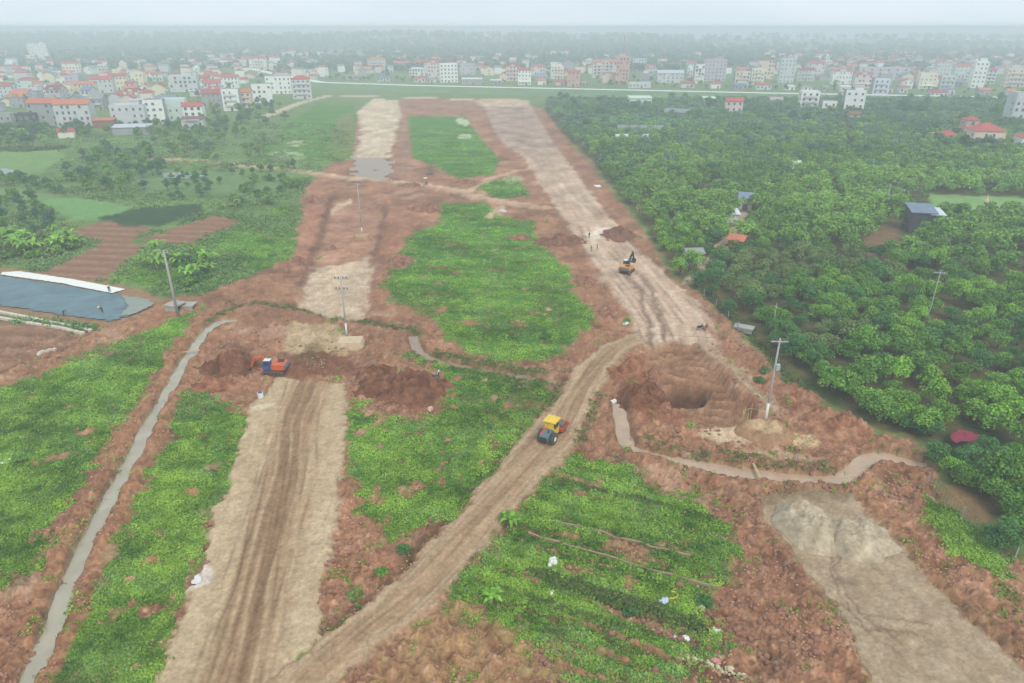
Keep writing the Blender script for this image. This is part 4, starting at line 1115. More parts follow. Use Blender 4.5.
# rough growth that covers the western plain between the lawns
pl_mask = (1 - basin) * (1 - M_soil) * (1 - M_orch) * (1 - PM) * (1 - np.clip(sum(lawn_masks), 0, 1)) * (1 - DARKBED) * (Yg < 420) * (Yg > 95) * (Xg < 0)
x, y = scatter_world(pl_mask * np.clip(m_fbm(18, 3, 77) + .35, 0, 1), 5200, 311); n = len(x)
d = y * CP + CAM_H * SP
weed_mass(x, y, np.clip(.006 * d, .6, 2.4) * rng.uniform(.5, 1.2, n), rng.uniform(.3, 1.5, n), np.clip(.45 + .35 * fbm(x, y, 25, 2, 78), 0, 1), 16, 33, leaf_material("scrub", (72, 108, 54), (158, 190, 112), .7, 0, .2), "scrub", leaf=.42)
hx, hy = along(np.array([W(*q) for q in [(62, 148), (30, 151), (0, 150)]]), 160, 1.5, 18)
weed_mass(hx, hy, rng.uniform(.8, 2, 160), rng.uniform(.8, 2.5, 160), rng.uniform(.1, .5, 160), 16, 34, DITCH, "scrub", leaf=.5)

# banana plants: a soft stem with long arching leaves
def banana_mesh(seed):
    rg = np.random.default_rng(seed); Q = []; T = []
    for i in range(10):
        a = 2 * math.pi * i / 10 + rg.uniform(-.3, .3); L = rg.uniform(1.3, 2.0); up = rg.uniform(.5, 1.3)
        prev = np.array([0, 0, 1.3]); w0 = .12
        side = np.array([-math.sin(a), math.cos(a), 0])
        for k in range(1, 5):
            f = k / 4; p = np.array([math.cos(a) * L * f, math.sin(a) * L * f, 1.3 + up * math.sin(f * 2.4) - .2 * f * f]); w = [0, .24, .28, .22, .04][k]
            Q.append([prev - side * w0, prev + side * w0, p + side * w, p - side * w]); T.append(rg.uniform(.3, 1)); prev, w0 = p, w
    return quad_mesh("crown", np.array(Q, float), np.array(T), LEAF['bright'])
bm_ = [banana_mesh(i) for i in range(3)]
stem = MB().tube((0, 0, -.2), (0.03, 0, 1.45), .14, .09, 7).mesh("stem", True); stem.materials.append(mat("banana_stem", (150, 150, 96), .7, .25, 3))
def banana(x, y, s, lab):
    o = empty("banana_plant", (x, y, ground_z(x, y)), random.uniform(0, 6.28)); o.scale = (s, s, s); tag(o, lab, "banana plant", lab)
    link_obj("stem", stem, o); link_obj("leaves", random.choice(bm_), o)
for px, n, sd_, lab in (([(140, 255), (215, 250), (215, 282), (150, 284)], 12, 801, "banana plant in the weedy plot behind the grey pole"),
                        ([(-10, 238), (60, 236), (90, 248), (30, 258), (-10, 260)], 18, 802, "banana plant in the strip behind the dark liner pond"),
                        ([(808, 225), (870, 232), (866, 248), (806, 240)], 12, 804, "banana plant in the orchard beside the bare clearing"),
                        ([(15, 128), (60, 135), (50, 146), (10, 142)], 10, 803, "banana plant below the grey village houses")):
    for x, y in in_poly_points(px, n, sd_, 1.8): banana(x, y, random.uniform(1.0, 1.7), lab)
for (u, v) in ((512, 529), (492, 604)):
    p = P3(u, v); banana(p.x, p.y, 0.9 if u == 512 else .75, "young banana plant on the verge of the haul road" if u == 512 else "small banana plant at the head of the garden furrows")

# ---- far woods
fx = []; fy = []
rg = np.random.default_rng(77)
k = 0
while len(fx) < 8500:
    v = rg.uniform(36, 72); u = rg.uniform(-60, 1090); x, y = W(u, v)
    if y < 850 or y > 2900: continue
    dens = 0.75 + fbm(np.array([x]), np.array([y]), 260, 2, 91)[0]
    if x > 500 and y > 1800: dens -= .5
    if rg.uniform() < dens: fx.append(x); fy.append(y)
fx = np.array(fx); fy = np.array(fy)
crown_mass(fx, fy, np.clip(fy / 1100, .9, 2.8) * rg.uniform(.7, 1.3, len(fx)), rg.uniform(0, .5, len(fx)), dict(r=4.2, h=8.0, base=.2, lobes=7, leaf=2.6), 62, LEAF['blue'], "far_woods", 46)
# ================================================================ THE VILLAGES
WALLS = {n: mat("plaster_" + n.replace(" ", "_"), c, .85, .10, .35) for n, c in {
 'white': (240, 240, 236), 'cream': (234, 226, 208), 'pale yellow': (234, 224, 186), 'grey': (164, 164, 162), 'pale grey': (206, 208, 208), 'pale pink': (224, 204, 200), 'mint': (208, 222, 214),
 'peach': (228, 206, 186), 'lilac grey': (192, 186, 196), 'pale blue': (206, 216, 226), 'dark': (70, 72, 76), 'brick': (150, 96, 78), 'salmon': (208, 164, 154)}.items()}
ROOFS = {n: mat("roof_" + n.replace(" ", "_"), c, .75, .22, .8, rand=.15) for n, c in {
 'red': (178, 84, 76), 'orange': (196, 112, 82), 'dark red': (150, 66, 60), 'grey': (140, 142, 144), 'blue grey': (120, 138, 156), 'pale metal': (206, 212, 214), 'concrete': (184, 182, 178), 'brown': (124, 88, 74), 'pale green metal': (196, 216, 190), 'blue': (92, 122, 170)}.items()}
GLASS = mat("window_glass", (52, 60, 68), .15, .3, 2.0)
FRAME = mat("window_frame", (220, 220, 216), .6, .05, 2.0)
DOORM = mat("door_wood", (112, 84, 66), .6, .2, 2.0)
STEEL = mat("tank_steel", (196, 200, 204), .25, .05, 3.0, metal=.8)
RAIL = mat("railing_paint", (214, 212, 206), .6, .1, 2.0)

def window_mesh(w=1.25, h=1.55):
    mb = MB()
    mb.box((0, 0, 0), (w, .10, h), mi=1)
    t = .11
    for c, s in (((0, -.06, h / 2), (w + t, .1, t)), ((0, -.06, -h / 2), (w + t, .14, t)), ((-w / 2, -.06, 0), (t, .1, h - t)), ((w / 2, -.06, 0), (t, .1, h - t)), ((0, -.06, 0), (.07, .08, h - t))):
        mb.box(c, s, mi=0)
    me = mb.mesh("window"); me.materials.append(FRAME); me.materials.append(GLASS); return me
WIN = window_mesh(); WIN_BIG = window_mesh(1.7, 1.9)
_d = MB(); _d.box((0, 0, 0), (1.5, .1, 2.3), mi=0); _d.box((0, -.04, 1.18), (1.7, .12, .1), mi=1); DOOR = _d.mesh("door"); DOOR.materials.append(DOORM); DOOR.materials.append(FRAME)
_t = MB(); _t.tube((-.7, 0, .95), (.7, 0, .95), .5, .5, 12); _t.box((-.4, 0, .25), (.1, .8, .5)); _t.box((.4, 0, .25), (.1, .8, .5)); TANK = _t.mesh("water_tank", True); TANK.materials.append(STEEL)

def roof_mesh(kind, w, d, over=.35, rise=None):
    mb = MB(); W2, D2 = w / 2 + over, d / 2 + over
    if kind == 'gable':           # ridge along x
        r = rise or d * .28; t = .16
        mb.v += [(-W2, -D2, 0), (W2, -D2, 0), (W2, 0, r), (-W2, 0, r), (-W2, D2, 0), (W2, D2, 0)]
        mb.v += [(x, y, z - t) for x, y, z in mb.v[:6]]
        mb.f += [(0, 1, 2, 3), (3, 2, 5, 4), (7, 6, 9, 8), (8, 9, 10, 11), (0, 6, 7, 1), (4, 5, 11, 10), (0, 3, 9, 6), (3, 4, 10, 9), (1, 7, 8, 2), (2, 8, 11, 5)]
        mb.mi += [0] * 10
    elif kind == 'hip':
        r = rise or min(w, d) * .3; k = max(0.0, W2 - D2)
        mb.v += [(-W2, -D2, 0), (W2, -D2, 0), (W2, D2, 0), (-W2, D2, 0), (-k - .01, 0, r), (k + .01, 0, r)]
        mb.f += [(0, 1, 5, 4), (1, 2, 5), (2, 3, 4, 5), (3, 0, 4), (3, 2, 1, 0)]; mb.mi += [0] * 5
    elif kind == 'shed':
        r = rise or .9
        mb.v += [(-W2, -D2, 0), (W2, -D2, 0), (W2, D2, r), (-W2, D2, r), (-W2, -D2, -.12), (W2, -D2, -.12), (W2, D2, r - .12), (-W2, D2, r - .12)]
        mb.f += [(0, 1, 2, 3), (7, 6, 5, 4), (0, 4, 5, 1), (1, 5, 6, 2), (2, 6, 7, 3), (3, 7, 4, 0)]; mb.mi += [0] * 6
    return mb.mesh("roof")

def gable_wall(mb, w, d, z, r):
    """Triangles that close the ends under a gable roof."""
    for s in (-1, 1):
        x = s * (w / 2 - .02)
        mb.face([(x, -d / 2, z), (x, d / 2, z), (x, 0, z + r)][::s])

placed = []
def house(x, y, w, d, h, wall, roof, rk, label, yaw=0.0, storeys=None, extra=(), group=None, detail=2, name="house", z=None, cat="house"):
    z0 = ground_z(x, y) - .15 if z is None else z
    o = empty(name, (x, y, z0), yaw); tag(o, label, cat, group); placed.append((x, y, max(w, d)))
    storeys = storeys or max(1, round(h / 3.4)); fh = h / storeys
    mb = MB(); mb.box((0, 0, h / 2), (w, d, h))
    rise = {'gable': d * .26, 'hip': min(w, d) * .28}.get(rk, 0)
    if rk == 'gable': gable_wall(mb, w, d, h, rise)
    if storeys > 1 and detail > 0:
        for s in range(1, storeys): mb.box((0, 0, s * fh), (w + .16, d + .16, .14))
    if rk == 'flat':                                             # a parapet round the roof terrace
        for c, s in (((0, -d / 2 + .1, h + .4), (w, .18, .8)), ((0, d / 2 - .1, h + .4), (w, .18, .8)), ((-w / 2 + .1, 0, h + .4), (.18, d - .4, .8)), ((w / 2 - .1, 0, h + .4), (.18, d - .4, .8))): mb.box(c, s)
    fac = rk == 'flat' and wall not in ('grey', 'dark', 'pale grey', 'mint') and int(x * 3 + y * 5) % 3 > 0
    mb.build("wall", WALLS['grey' if fac else wall], o)
    if fac: MB().box((0, -d / 2 - .05, h / 2 + .4), (w, .1, h + .8)).build("facade", WALLS[wall], o)
    if rk == 'flat':
        if 'tower' in extra:
            tw = min(w * .45, 4.5); t = MB().box((w * .2, d * .1, h + 1.3), (tw, min(d * .5, 4.5), 2.6)).build("stair_tower", WALLS[wall], o)
            r_ = link_mesh("roof", roof_mesh('shed', tw, min(d * .5, 4.5), .4, .5), ROOFS[roof], o); r_.location = (w * .2, d * .1, h + 2.62)
        else:
            r_ = MB().box((0, 0, h + .04), (w - .5, d - .5, .1)).build("roof", ROOFS[roof], o)
    else:
        r_ = link_mesh("roof", roof_mesh(rk, w, d, .45, rise or None), ROOFS[roof], o); r_.location = (0, 0, h + .02)
    if detail > 0:
        big = detail < 2
        wr = random.Random(int(x * 7 + y * 13)); skip = wr.uniform(.05, .4); sideskip = wr.uniform(.3, .9); wmesh = WIN_BIG if (big or wr.random() < .3) else WIN; wsx, wsz = wr.uniform(.75, 1.25), wr.uniform(.8, 1.15)
        def row(n, length, place):
            for s in range(storeys):
                zc = s * fh + fh * .55
                for i in range(n):
                    place((i + .5) / n * length - length / 2, zc, s, i, n)
        nf = max(1, min(6, int(w / 2.9))); ns = max(1, min(4, int(d / 3.6)))
        def front(q, zc, s, i, n):
            if s == 0 and i == n // 2: link_obj("door", DOOR, o, (q, -d / 2 - (.14 if fac else .04), 1.2)); return
            if wr.random() < skip: return
            wo = link_obj("window", wmesh, o, (q, -d / 2 - (.13 if fac else .03), zc)); wo.scale = (wsx, 1, wsz)
        row(nf, w, front)
        if detail > 1:
            sd_ = -1 if (x > 0) else 1                           # the end wall that turns to the middle of the valley
            if 'bothends' in extra: pass
            def side(q, zc, s, i, n):
                if wr.random() < sideskip: return
                link_obj("window", WIN, o, (sd_ * (w / 2 + .03), q, zc), (0, 0, sd_ * R(90)))
            row(ns, d, side)
    if 'balcony' in extra:
        for s in range(1, storeys):
            b = MB(); b.box((0, -d / 2 - .6, s * fh), (w * .7, 1.2, .16)); bo = b.build("balcony", WALLS[wall], o)
            r2 = MB(); r2.box((0, -d / 2 - 1.15, s * fh + .5), (w * .7, .08, .8)); r2.box((-w * .35 + .04, -d / 2 - .6, s * fh + .5), (.08, 1.0, .8)); r2.box((w * .35 - .04, -d / 2 - .6, s * fh + .5), (.08, 1.0, .8)); r2.build("railing", RAIL, bo)
    if 'tank' in extra: link_obj("water_tank", TANK, o, (-w * .25, d * .2, h + (.1 if rk == 'flat' else rise * .45)))
    if 'awning' in extra:
        a = MB(); a.prism([(-w * .3, 0), (w * .3, 0), (w * .3, .1), (-w * .3, .1)], -d / 2 - 1.8, -d / 2 - .05); ao = a.build("awning", ROOFS['red'], o); ao.location = (0, 0, fh * .95)
    if 'arch' in extra:
        for k in (-1, 1): MB().tube((k * w * .3, -d / 2 - 1.2, 0), (k * w * .3, -d / 2 - 1.2, fh * .9), .18, .18, 8).build("column", WALLS['white'], o)
        MB().box((0, -d / 2 - .7, fh * .95), (w * .75, 1.5, .2)).build("porch_roof", WALLS['white'], o)
    if 'dormer' in extra:
        dm = MB(); dm.box((0, -d / 2 + .3, h + .7), (w * .32, 1.4, 1.6)); do = dm.build("dormer", WALLS[wall], o)
        rr = link_mesh("dormer_roof", roof_mesh('gable', 1.6, w * .34, .25, .9), ROOFS[roof], do); rr.location = (0, -d / 2 + .3, h + 1.52); rr.rotation_euler = (0, 0, R(90))
    return o

def house_px(u0, u1, vb, vt, wall, roof, rk, label, yaw=0, dep=None, roofpx=0, extra=(), storeys=None, **kw):
    """Width, base and eaves height taken from the photograph: the base row gives the distance."""
    u = (u0 + u1) / 2; x, y = W(u, vb); ppm = FPX / depth_at(y, 3)
    tot = (u1 - u0) / ppm; a = abs(R(yaw))
    dep = dep or max(5.0, tot * .75)
    w = max(3.5, (tot - dep * .85 * math.sin(a)) / max(math.cos(a), .5))
    h = max(2.6, up_at(y, vt))
    yy = y + (dep / 2) * math.cos(a)
    return house(x * yy / y, yy, w, dep, h, WALLS and wall, roof, rk, label, R(yaw), storeys, extra, **kw)

# ---- houses that can be told apart (photo columns of both sides, base row, eaves row)
for a in [
 (62, 96, 127, 104, 'pale grey', 'orange', 'gable', "big pale house with orange gable roof and red awning at the west village front", 10, 9, ('awning',)),
 (36, 64, 126, 103, 'grey', 'orange', 'gable', "tall grey walled house with small orange roof beside the red awning house", 8, 9, ()),
 (0, 18, 129, 115, 'grey', 'concrete', 'flat', "low grey house with one window at the village's west end", 5, 7, ()),
 (18, 37, 128, 115, 'dark', 'grey', 'flat', "dark cement shed between two grey houses", 0, 7, ()),
 (116, 150, 126, 106, 'pale grey', 'concrete', 'flat', "wide pale grey house with plain side wall and open shed in front", 12, 10, ('tower',)),
 (148, 169, 124, 101, 'white', 'red', 'flat', "white three storey house with dark windows beside the mint house", 16, 9, ('tank',)),
 (164, 190, 121, 100, 'mint', 'pale metal', 'flat', "mint walled house with three arched windows under a flat roof", 16, 9, ()),
 (186, 206, 122, 106, 'white', 'red', 'gable', "small white house with bright red roof behind the low shed", 10, 7, ()),
 (204, 224, 108, 93, 'grey', 'red', 'gable', "grey cement house with long red roof in the village middle", 14, 9, ()),
 (225, 243, 111, 90, 'white', 'concrete', 'flat', "narrow white three storey house left of the ochre balconies", 10, 9, ('balcony',)),
 (243, 254, 108, 92, 'peach', 'orange', 'gable', "narrow ochre house with stacked balconies", 8, 8, ('balcony',)),
 (253, 274, 103, 85, 'white', 'concrete', 'flat', "plain white cube house near the village's east edge", 18, 9, ()),
 (267, 293, 94, 77, 'white', 'grey', 'flat', "long bright white building with rows of small windows", 14, 10, ()),
 (293, 313, 99, 79, 'pale grey', 'red', 'hip', "last house of the west village, grey with red roof beside the lane", 14, 9, ('balcony',)),
 (33, 51, 62, 44, 'white', 'concrete', 'flat', "tall thin white tower house rising over the hazy western roofs", 12, 9, ('tower',)),
 (78, 98, 96, 84, 'peach', 'orange', 'gable', "low peach house with orange roof above the red awning house", 10, 8, ()),
 (94, 116, 93, 79, 'pale grey', 'red', 'gable', "pale house with broad red roof beside the yellow gabled one", 10, 9, ()),
 (112, 130, 90, 76, 'pale yellow', 'red', 'gable', "yellow gabled house in the west village", 12, 8, ()),
 (172, 200, 92, 76, 'pale grey', 'concrete', 'flat', "large blank pale grey house block in the west village middle", 12, 10, ('tower',)),
 (222, 240, 88, 77, 'white', 'red', 'gable', "white house with bright red roof behind the three storey one", 10, 8, ()),
 (251, 268, 72, 58, 'cream', 'red', 'gable', "cream two storey house with red roof on the hazy back row", 8, 8, ('balcony',)),
 (22, 40, 92, 80, 'mint', 'red', 'hip', "greenish house with red hip roof in the far west rows", 8, 8, ()),
 (66, 82, 76, 63, 'cream', 'red', 'gable', "cream house with pointed red roof in the far west rows", 6, 8, ()),
 (0, 17, 98, 86, 'pale grey', 'red', 'gable', "house with long red roof cut by the picture's west edge", 6, 9, ()),
 # row along the levee
 (369, 386, 71, 59, 'pale grey', 'orange', 'hip', "house with orange hip roof first along the levee from the west", 0, 8, ('balcony',)),
 (394, 410, 70, 63, 'pale grey', 'orange', 'gable', "grey house with long orange roof beside the small white cottage", 4, 8, ()),
 (410, 425, 78, 69, 'white', 'pale metal', 'hip', "small white cottage with pale roof behind the levee", -8, 7, ()),
 (428, 440, 80, 62, 'pale pink', 'red', 'gable', "pink house with steep red roof joined to the white cube house", 6, 7, ('dormer',)),
 (439, 458, 82.5, 64, 'white', 'red', 'flat', "bright white three storey cube house with dark windows behind the levee", 14, 9, ()),
 (460, 476, 75, 64, 'lilac grey', 'concrete', 'flat', "hazy lilac grey house right of the white cube house", -6, 8, ()),
 (462, 482, 84.5, 79, 'grey', 'pale metal', 'shed', "long low shed with white roof next to the levee road", 0, 7, ()),
 (506, 520, 81, 66, 'pale pink', 'dark red', 'gable', "pinkish villa with white verandas and small red gable", -4, 8, ('balcony', 'dormer')),
 (518, 531, 85, 70, 'white', 'red', 'gable', "white veranda wing beside the pinkish villa", 0, 7, ('arch',)),
 (531, 545, 75, 66, 'pale pink', 'red', 'hip', "rose coloured house with red hip roof behind the pinkish villa", 4, 8, ()),
 (550, 563, 79, 66, 'cream', 'concrete', 'flat', "cream house with open roof terrace between two red roofs", 6, 8, ('tower', 'balcony')),
 (567, 580, 86.5, 72, 'salmon', 'red', 'gable', "pink house with bright red gable close to the levee", -10, 7, ()),
 (592, 616, 78, 62, 'pale pink', 'orange', 'gable', "large pink villa with two white gabled dormers", 0, 10, ('dormer', 'balcony')),
 (615, 629, 84, 57, 'salmon', 'pale metal', 'flat', "tall salmon block with white corner strip beside the pink villa", -14, 9, ()),
 (632, 646, 70, 59, 'pale blue', 'concrete', 'flat', "pale blue house right of the mast", -6, 8, ('tank',)),
 (628, 650, 88, 83, 'pale grey', 'pale metal', 'flat', "long low flat roofed store at the levee below the mast", 0, 7, ()),
 (656, 682, 83, 73, 'pale grey', 'pale metal', 'gable', "wide barn with pale metal gable roof behind the levee", 0, 10, ()),
 (693, 703, 83.5, 65, 'white', 'red', 'flat', "narrow white house with red corner strip facing the levee", -6, 8, ('balcony',)),
 (702, 725, 81, 60, 'lilac grey', 'concrete', 'flat', "tall lilac grey block with one big dark window", -12, 10, ('tower',)),
 (733, 748, 86.5, 72, 'peach', 'dark red', 'flat', "peach house with red balconies left of the yellow house", -4, 8, ('balcony',)),
 (749, 762, 84.5, 69, 'pale yellow', 'pale metal', 'flat', "yellow and white house with blue tank on the roof", -4, 8, ('balcony', 'tank')),
 (756, 772, 79, 60, 'peach', 'brown', 'hip', "tall brown roofed house behind the yellow and white house", -6, 8, ()),
 (777, 792, 83, 59, 'pale grey', 'concrete', 'flat', "tall grey house with two columns of dark windows", -8, 9, ()),
 (796, 812, 81, 70, 'pale grey', 'dark red', 'gable', "grey house with dark red gable behind the levee", -4, 8, ('balcony',)),
 (806, 822, 76, 63, 'pale pink', 'red', 'gable', "rose house with long red gable above the grey ones", -4, 8, ()),
 (830, 849, 84, 71, 'white', 'red', 'gable', "white house with wide red roof and cross gable behind the levee", -6, 8, ('dormer',)),
 (852, 869, 88, 74, 'pale pink', 'red', 'gable', "pink house with white arch gable behind the levee", -6, 7, ('dormer', 'arch')),
 (869, 885, 99, 79, 'pale blue', 'orange', 'flat', "blue and white house with orange loggia just before the levee", -10, 8, ('balcony',)),
 (855, 905, 80, 68, 'lilac grey', 'pale metal', 'flat', "very long pale factory hall above the eastern roofs", -3, 12, ()),
 (916, 933, 89, 74, 'cream', 'concrete', 'flat', "cream house with round porch behind the levee in the east", -8, 8, ('arch',)),
 (934, 953, 75, 61, 'pale grey', 'red', 'hip', "broad grey gabled house on the eastern back row", -6, 9, ('dormer',)),
 (952, 976, 78, 66, 'mint', 'red', 'gable', "greenish house with long red roof in the east", -6, 9, ()),
 (968, 981, 88, 62, 'white', 'pale metal', 'flat', "slim white tower house with roof kiosk in the east", -10, 8, ('tower',)),
 (980, 992, 84, 70, 'pale blue', 'red', 'gable', "slim blue white house with red roof beside the tower house", -10, 8, ('balcony',)),
 (1002, 1024, 87, 69, 'peach', 'brown', 'flat', "peach house with tall windows at the picture's east edge", -10, 9, ('balcony',)),
 (1004, 1034, 126, 94, 'pale grey', 'red', 'flat', "big grey white house with four dark windows before the levee in the east", -8, 10, ()),
 # in front of the levee
 (797, 816, 112, 92, 'white', 'concrete', 'flat', "white and pink house with big upper window before the levee", -10, 8, ('balcony',)),
 (819, 834, 114, 102, 'white', 'concrete', 'flat', "low white flat house left of the white three storey house", -8, 7, ()),
 (840, 861, 115, 91, 'white', 'concrete', 'flat', "white three storey house with two lower windows before the levee", -14, 9, ('tower',)),
 (846, 857, 125, 114, 'salmon', 'brown', 'gable', "small faded pink house half hidden by trees", -6, 6, ()),
 (767, 781, 107, 98, 'pale pink', 'red', 'flat', "low pink house under trees before the levee", -6, 6, ()),
 (723, 741, 118, 101, 'pale pink', 'red', 'gable', "pale ruinous house with pink lower roof in the grove", -10, 7, ()),
 (702, 714, 107, 98, 'pale grey', 'pale green metal', 'shed', "grey hut with pale green metal roof in the grove", -4, 6, ()),
 (928, 945, 97, 92, 'pale grey', 'red', 'gable', "small house showing only its red roof at the levee", -4, 6, ()),
]:
    house_px(*a[:8], yaw=a[8], dep=a[9], extra=a[10])

lowm = random.Random(5)
for k, (u, v) in enumerate([(352, 81.6), (383, 82.6), (420, 83.6), (432, 83.8), (496, 85.2), (542, 86.2), (562, 86.6), (584, 87.2), (688, 89.3), (716, 89.8), (741, 90.5), (764, 91), (790, 91.6), (808, 92), (826, 92.3), (846, 92.8), (888, 93.8), (904, 94.2), (950, 95.2), (985, 96), (1012, 96.6)]):
    wall = lowm.choice(['pale grey', 'white', 'cream', 'pale pink', 'grey', 'pale blue']); roof, rk = lowm.choice([('pale metal', 'shed'), ('red', 'gable'), ('grey', 'shed'), ('orange', 'gable'), ('concrete', 'flat'), ('blue', 'shed')])
    w = lowm.uniform(6, 13); x, y = W(u, v - 1.2)
    rw_ = {'shed': 'sheet roof', 'gable': 'gable roof', 'flat': 'flat roof'}[rk]; place = "western" if u < 500 else "middle" if u < 770 else "eastern"
    lab = f"low {wall} roadside house with {'' if rk == 'flat' else roof + ' '}{rw_} against the {place} levee"
    house(x, y + 4, w, 6.5, lowm.uniform(3.2, 4.2), wall, roof, rk, lab, R(-3), 1, group=lab.replace("house", "houses"), name="roadside_house", detail=1)
# villas by the orchard's upper edge
house_px(933, 955, 146, 136, 'cream', 'red', 'hip', "small villa with red hip roof behind the compound wall", yaw=-12, dep=9, extra=('arch',), name="villa", cat="villa")
house_px(964, 996, 150, 131, 'peach', 'red', 'hip', "large villa with brick red tiers of roofs and white porch columns", yaw=-10, dep=11, extra=('arch', 'balcony'), name="villa", cat="villa")
house_px(958, 972, 141, 120, 'salmon', 'red', 'hip', "old tower wing with red roof behind the large villa", yaw=-10, dep=7, name="villa", cat="villa")
house_px(1013, 1036, 153, 138, 'white', 'red', 'hip', "white villa with bright red roof at the east edge", yaw=-12, dep=9, extra=('arch',), name="villa", cat="villa")
house_px(930, 938, 141, 135, 'pale grey', 'pale metal', 'shed', "small shed with white roof beside the villas", dep=4, name="shed", cat="shed")
# long farm sheds in the grove
house_px(617, 662, 137, 131, 'grey', 'grey', 'gable', "long low animal shed with grey roof in the grove", dep=9, name="farm_shed", cat="shed", storeys=1, detail=1)
house_px(616, 658, 143, 138, 'pale grey', 'pale metal', 'shed', "second long shed with pale roof in front of the grey one", dep=5, name="farm_shed", cat="shed", storeys=1, detail=1)
house_px(628, 650, 108, 98, 'mint', 'pale green metal', 'shed', "shed with pale green metal roof near the levee", dep=10, name="farm_shed", cat="shed", storeys=1, detail=1)
house_px(664, 690, 120, 112, 'grey', 'grey', 'gable', "grey roofed barn half hidden in the grove", yaw=-25, dep=7, name="farm_shed", cat="shed", storeys=1, detail=1)
house_px(116, 152, 135, 127, 'grey', 'pale metal', 'shed', "open shed with pale sheet roof in front of the wide grey house", yaw=10, dep=7, name="farm_shed", cat="shed", storeys=1, detail=0)
house_px(184, 206, 130, 119, 'pale grey', 'brown', 'shed', "low brown roofed lean-to with white arch before the small white house", yaw=10, dep=6, name="farm_shed", cat="shed", storeys=1, extra=('arch',), detail=1)
house_px(96, 116, 128, 120, 'brick', 'orange', 'shed', "low hut with orange roof beside the blue tarpaulin", yaw=8, dep=5, name="farm_shed", cat="shed", storeys=1, detail=0)
house_px(60, 76, 138, 131, 'cream', 'red', 'gable', "little pink and cream shrine among bushes", yaw=20, dep=5, name="shrine", cat="shrine", storeys=1, detail=0)
# huts in the orchard
house_px(683, 700, 266, 252, 'grey', 'grey', 'gable', "grey block hut with old grey roof where the lane meets the new road", yaw=6, dep=3.2, name="hut", cat="hut", storeys=1, detail=1)
house_px(729, 744, 250, 240, 'brick', 'orange', 'gable', "brick hut with orange roof on the orchard lane", yaw=-35, dep=4, name="hut", cat="hut", storeys=1, detail=1)
house_px(736, 753, 210, 198, 'pale grey', 'blue grey', 'gable', "hut with pale blue metal roof up the orchard lane", yaw=-20, dep=5, name="hut", cat="hut", storeys=1, detail=1)
house_px(781, 796, 196, 189, 'white', 'orange', 'gable', "little white hut with orange roof in the middle of the orchard", yaw=-6, dep=4, name="hut", cat="hut", storeys=1, detail=1)
house_px(782, 798, 171, 166, 'mint', 'pale green metal', 'gable', "hut with pale teal roof high up in the orchard", dep=5, name="hut", cat="hut", storeys=1, detail=0)
house_px(790, 804, 160, 155, 'brick', 'red', 'gable', "hut showing a red roof among the upper orchard trees", dep=4, name="hut", cat="hut", storeys=1, detail=0)
house_px(726, 734, 223, 217, 'pale grey', 'pale metal', 'shed', "tiny pale roofed hut beside the lane", dep=3, name="hut", cat="hut", storeys=1, detail=0)
house_px(902, 928, 234, 212, 'dark', 'blue grey', 'shed', "dark walled house with blue and white roof beside the green pond field", yaw=-14, dep=7, name="hut", cat="hut", storeys=1, detail=0, extra=())
link_obj("lean_to_roof", (lambda m: (m.materials.append(ROOFS['pale metal']), m)[1])(roof_mesh('shed', 3.4, 6.5, .2, .5)), [o for o in COL.objects if o.get("label", "").startswith("dark walled house")][0], (3.3, -.6, 5.6))

# ---- the other houses of the three villages
fill = [([(-30, 66), (60, 60), (160, 57), (300, 58), (330, 66), (318, 78), (250, 84), (228, 96), (150, 106), (60, 114), (-30, 118)], 150, "in the west village", 7.0),
        ([(318, 60), (480, 58), (500, 66), (500, 80), (340, 77)], 22, "behind the western levee", 9.0),
        ([(500, 64), (650, 62), (760, 60), (770, 80), (640, 84), (500, 82)], 36, "in the middle village", 7.5),
        ([(770, 62), (900, 58), (1060, 60), (1060, 92), (900, 88), (780, 84)], 100, "in the east village", 7.0)]
wall_w = ['white', 'pale grey', 'grey', 'cream', 'pale pink', 'mint', 'peach', 'lilac grey', 'pale yellow', 'white', 'pale grey', 'grey']
roof_w = [('red', 'gable'), ('red', 'hip'), ('orange', 'gable'), ('concrete', 'flat'), ('concrete', 'flat'), ('grey', 'gable'), ('dark red', 'gable'), ('pale metal', 'shed'), ('blue grey', 'gable'), ('red', 'gable')]
rk_word = {'gable': 'gable roof', 'hip': 'hip roof', 'flat': 'flat roof', 'shed': 'sloping sheet roof'}
n_word = {1: 'single storey', 2: 'two storey', 3: 'three storey', 4: 'four storey', 5: 'five storey'}
rnd = random.Random(21)
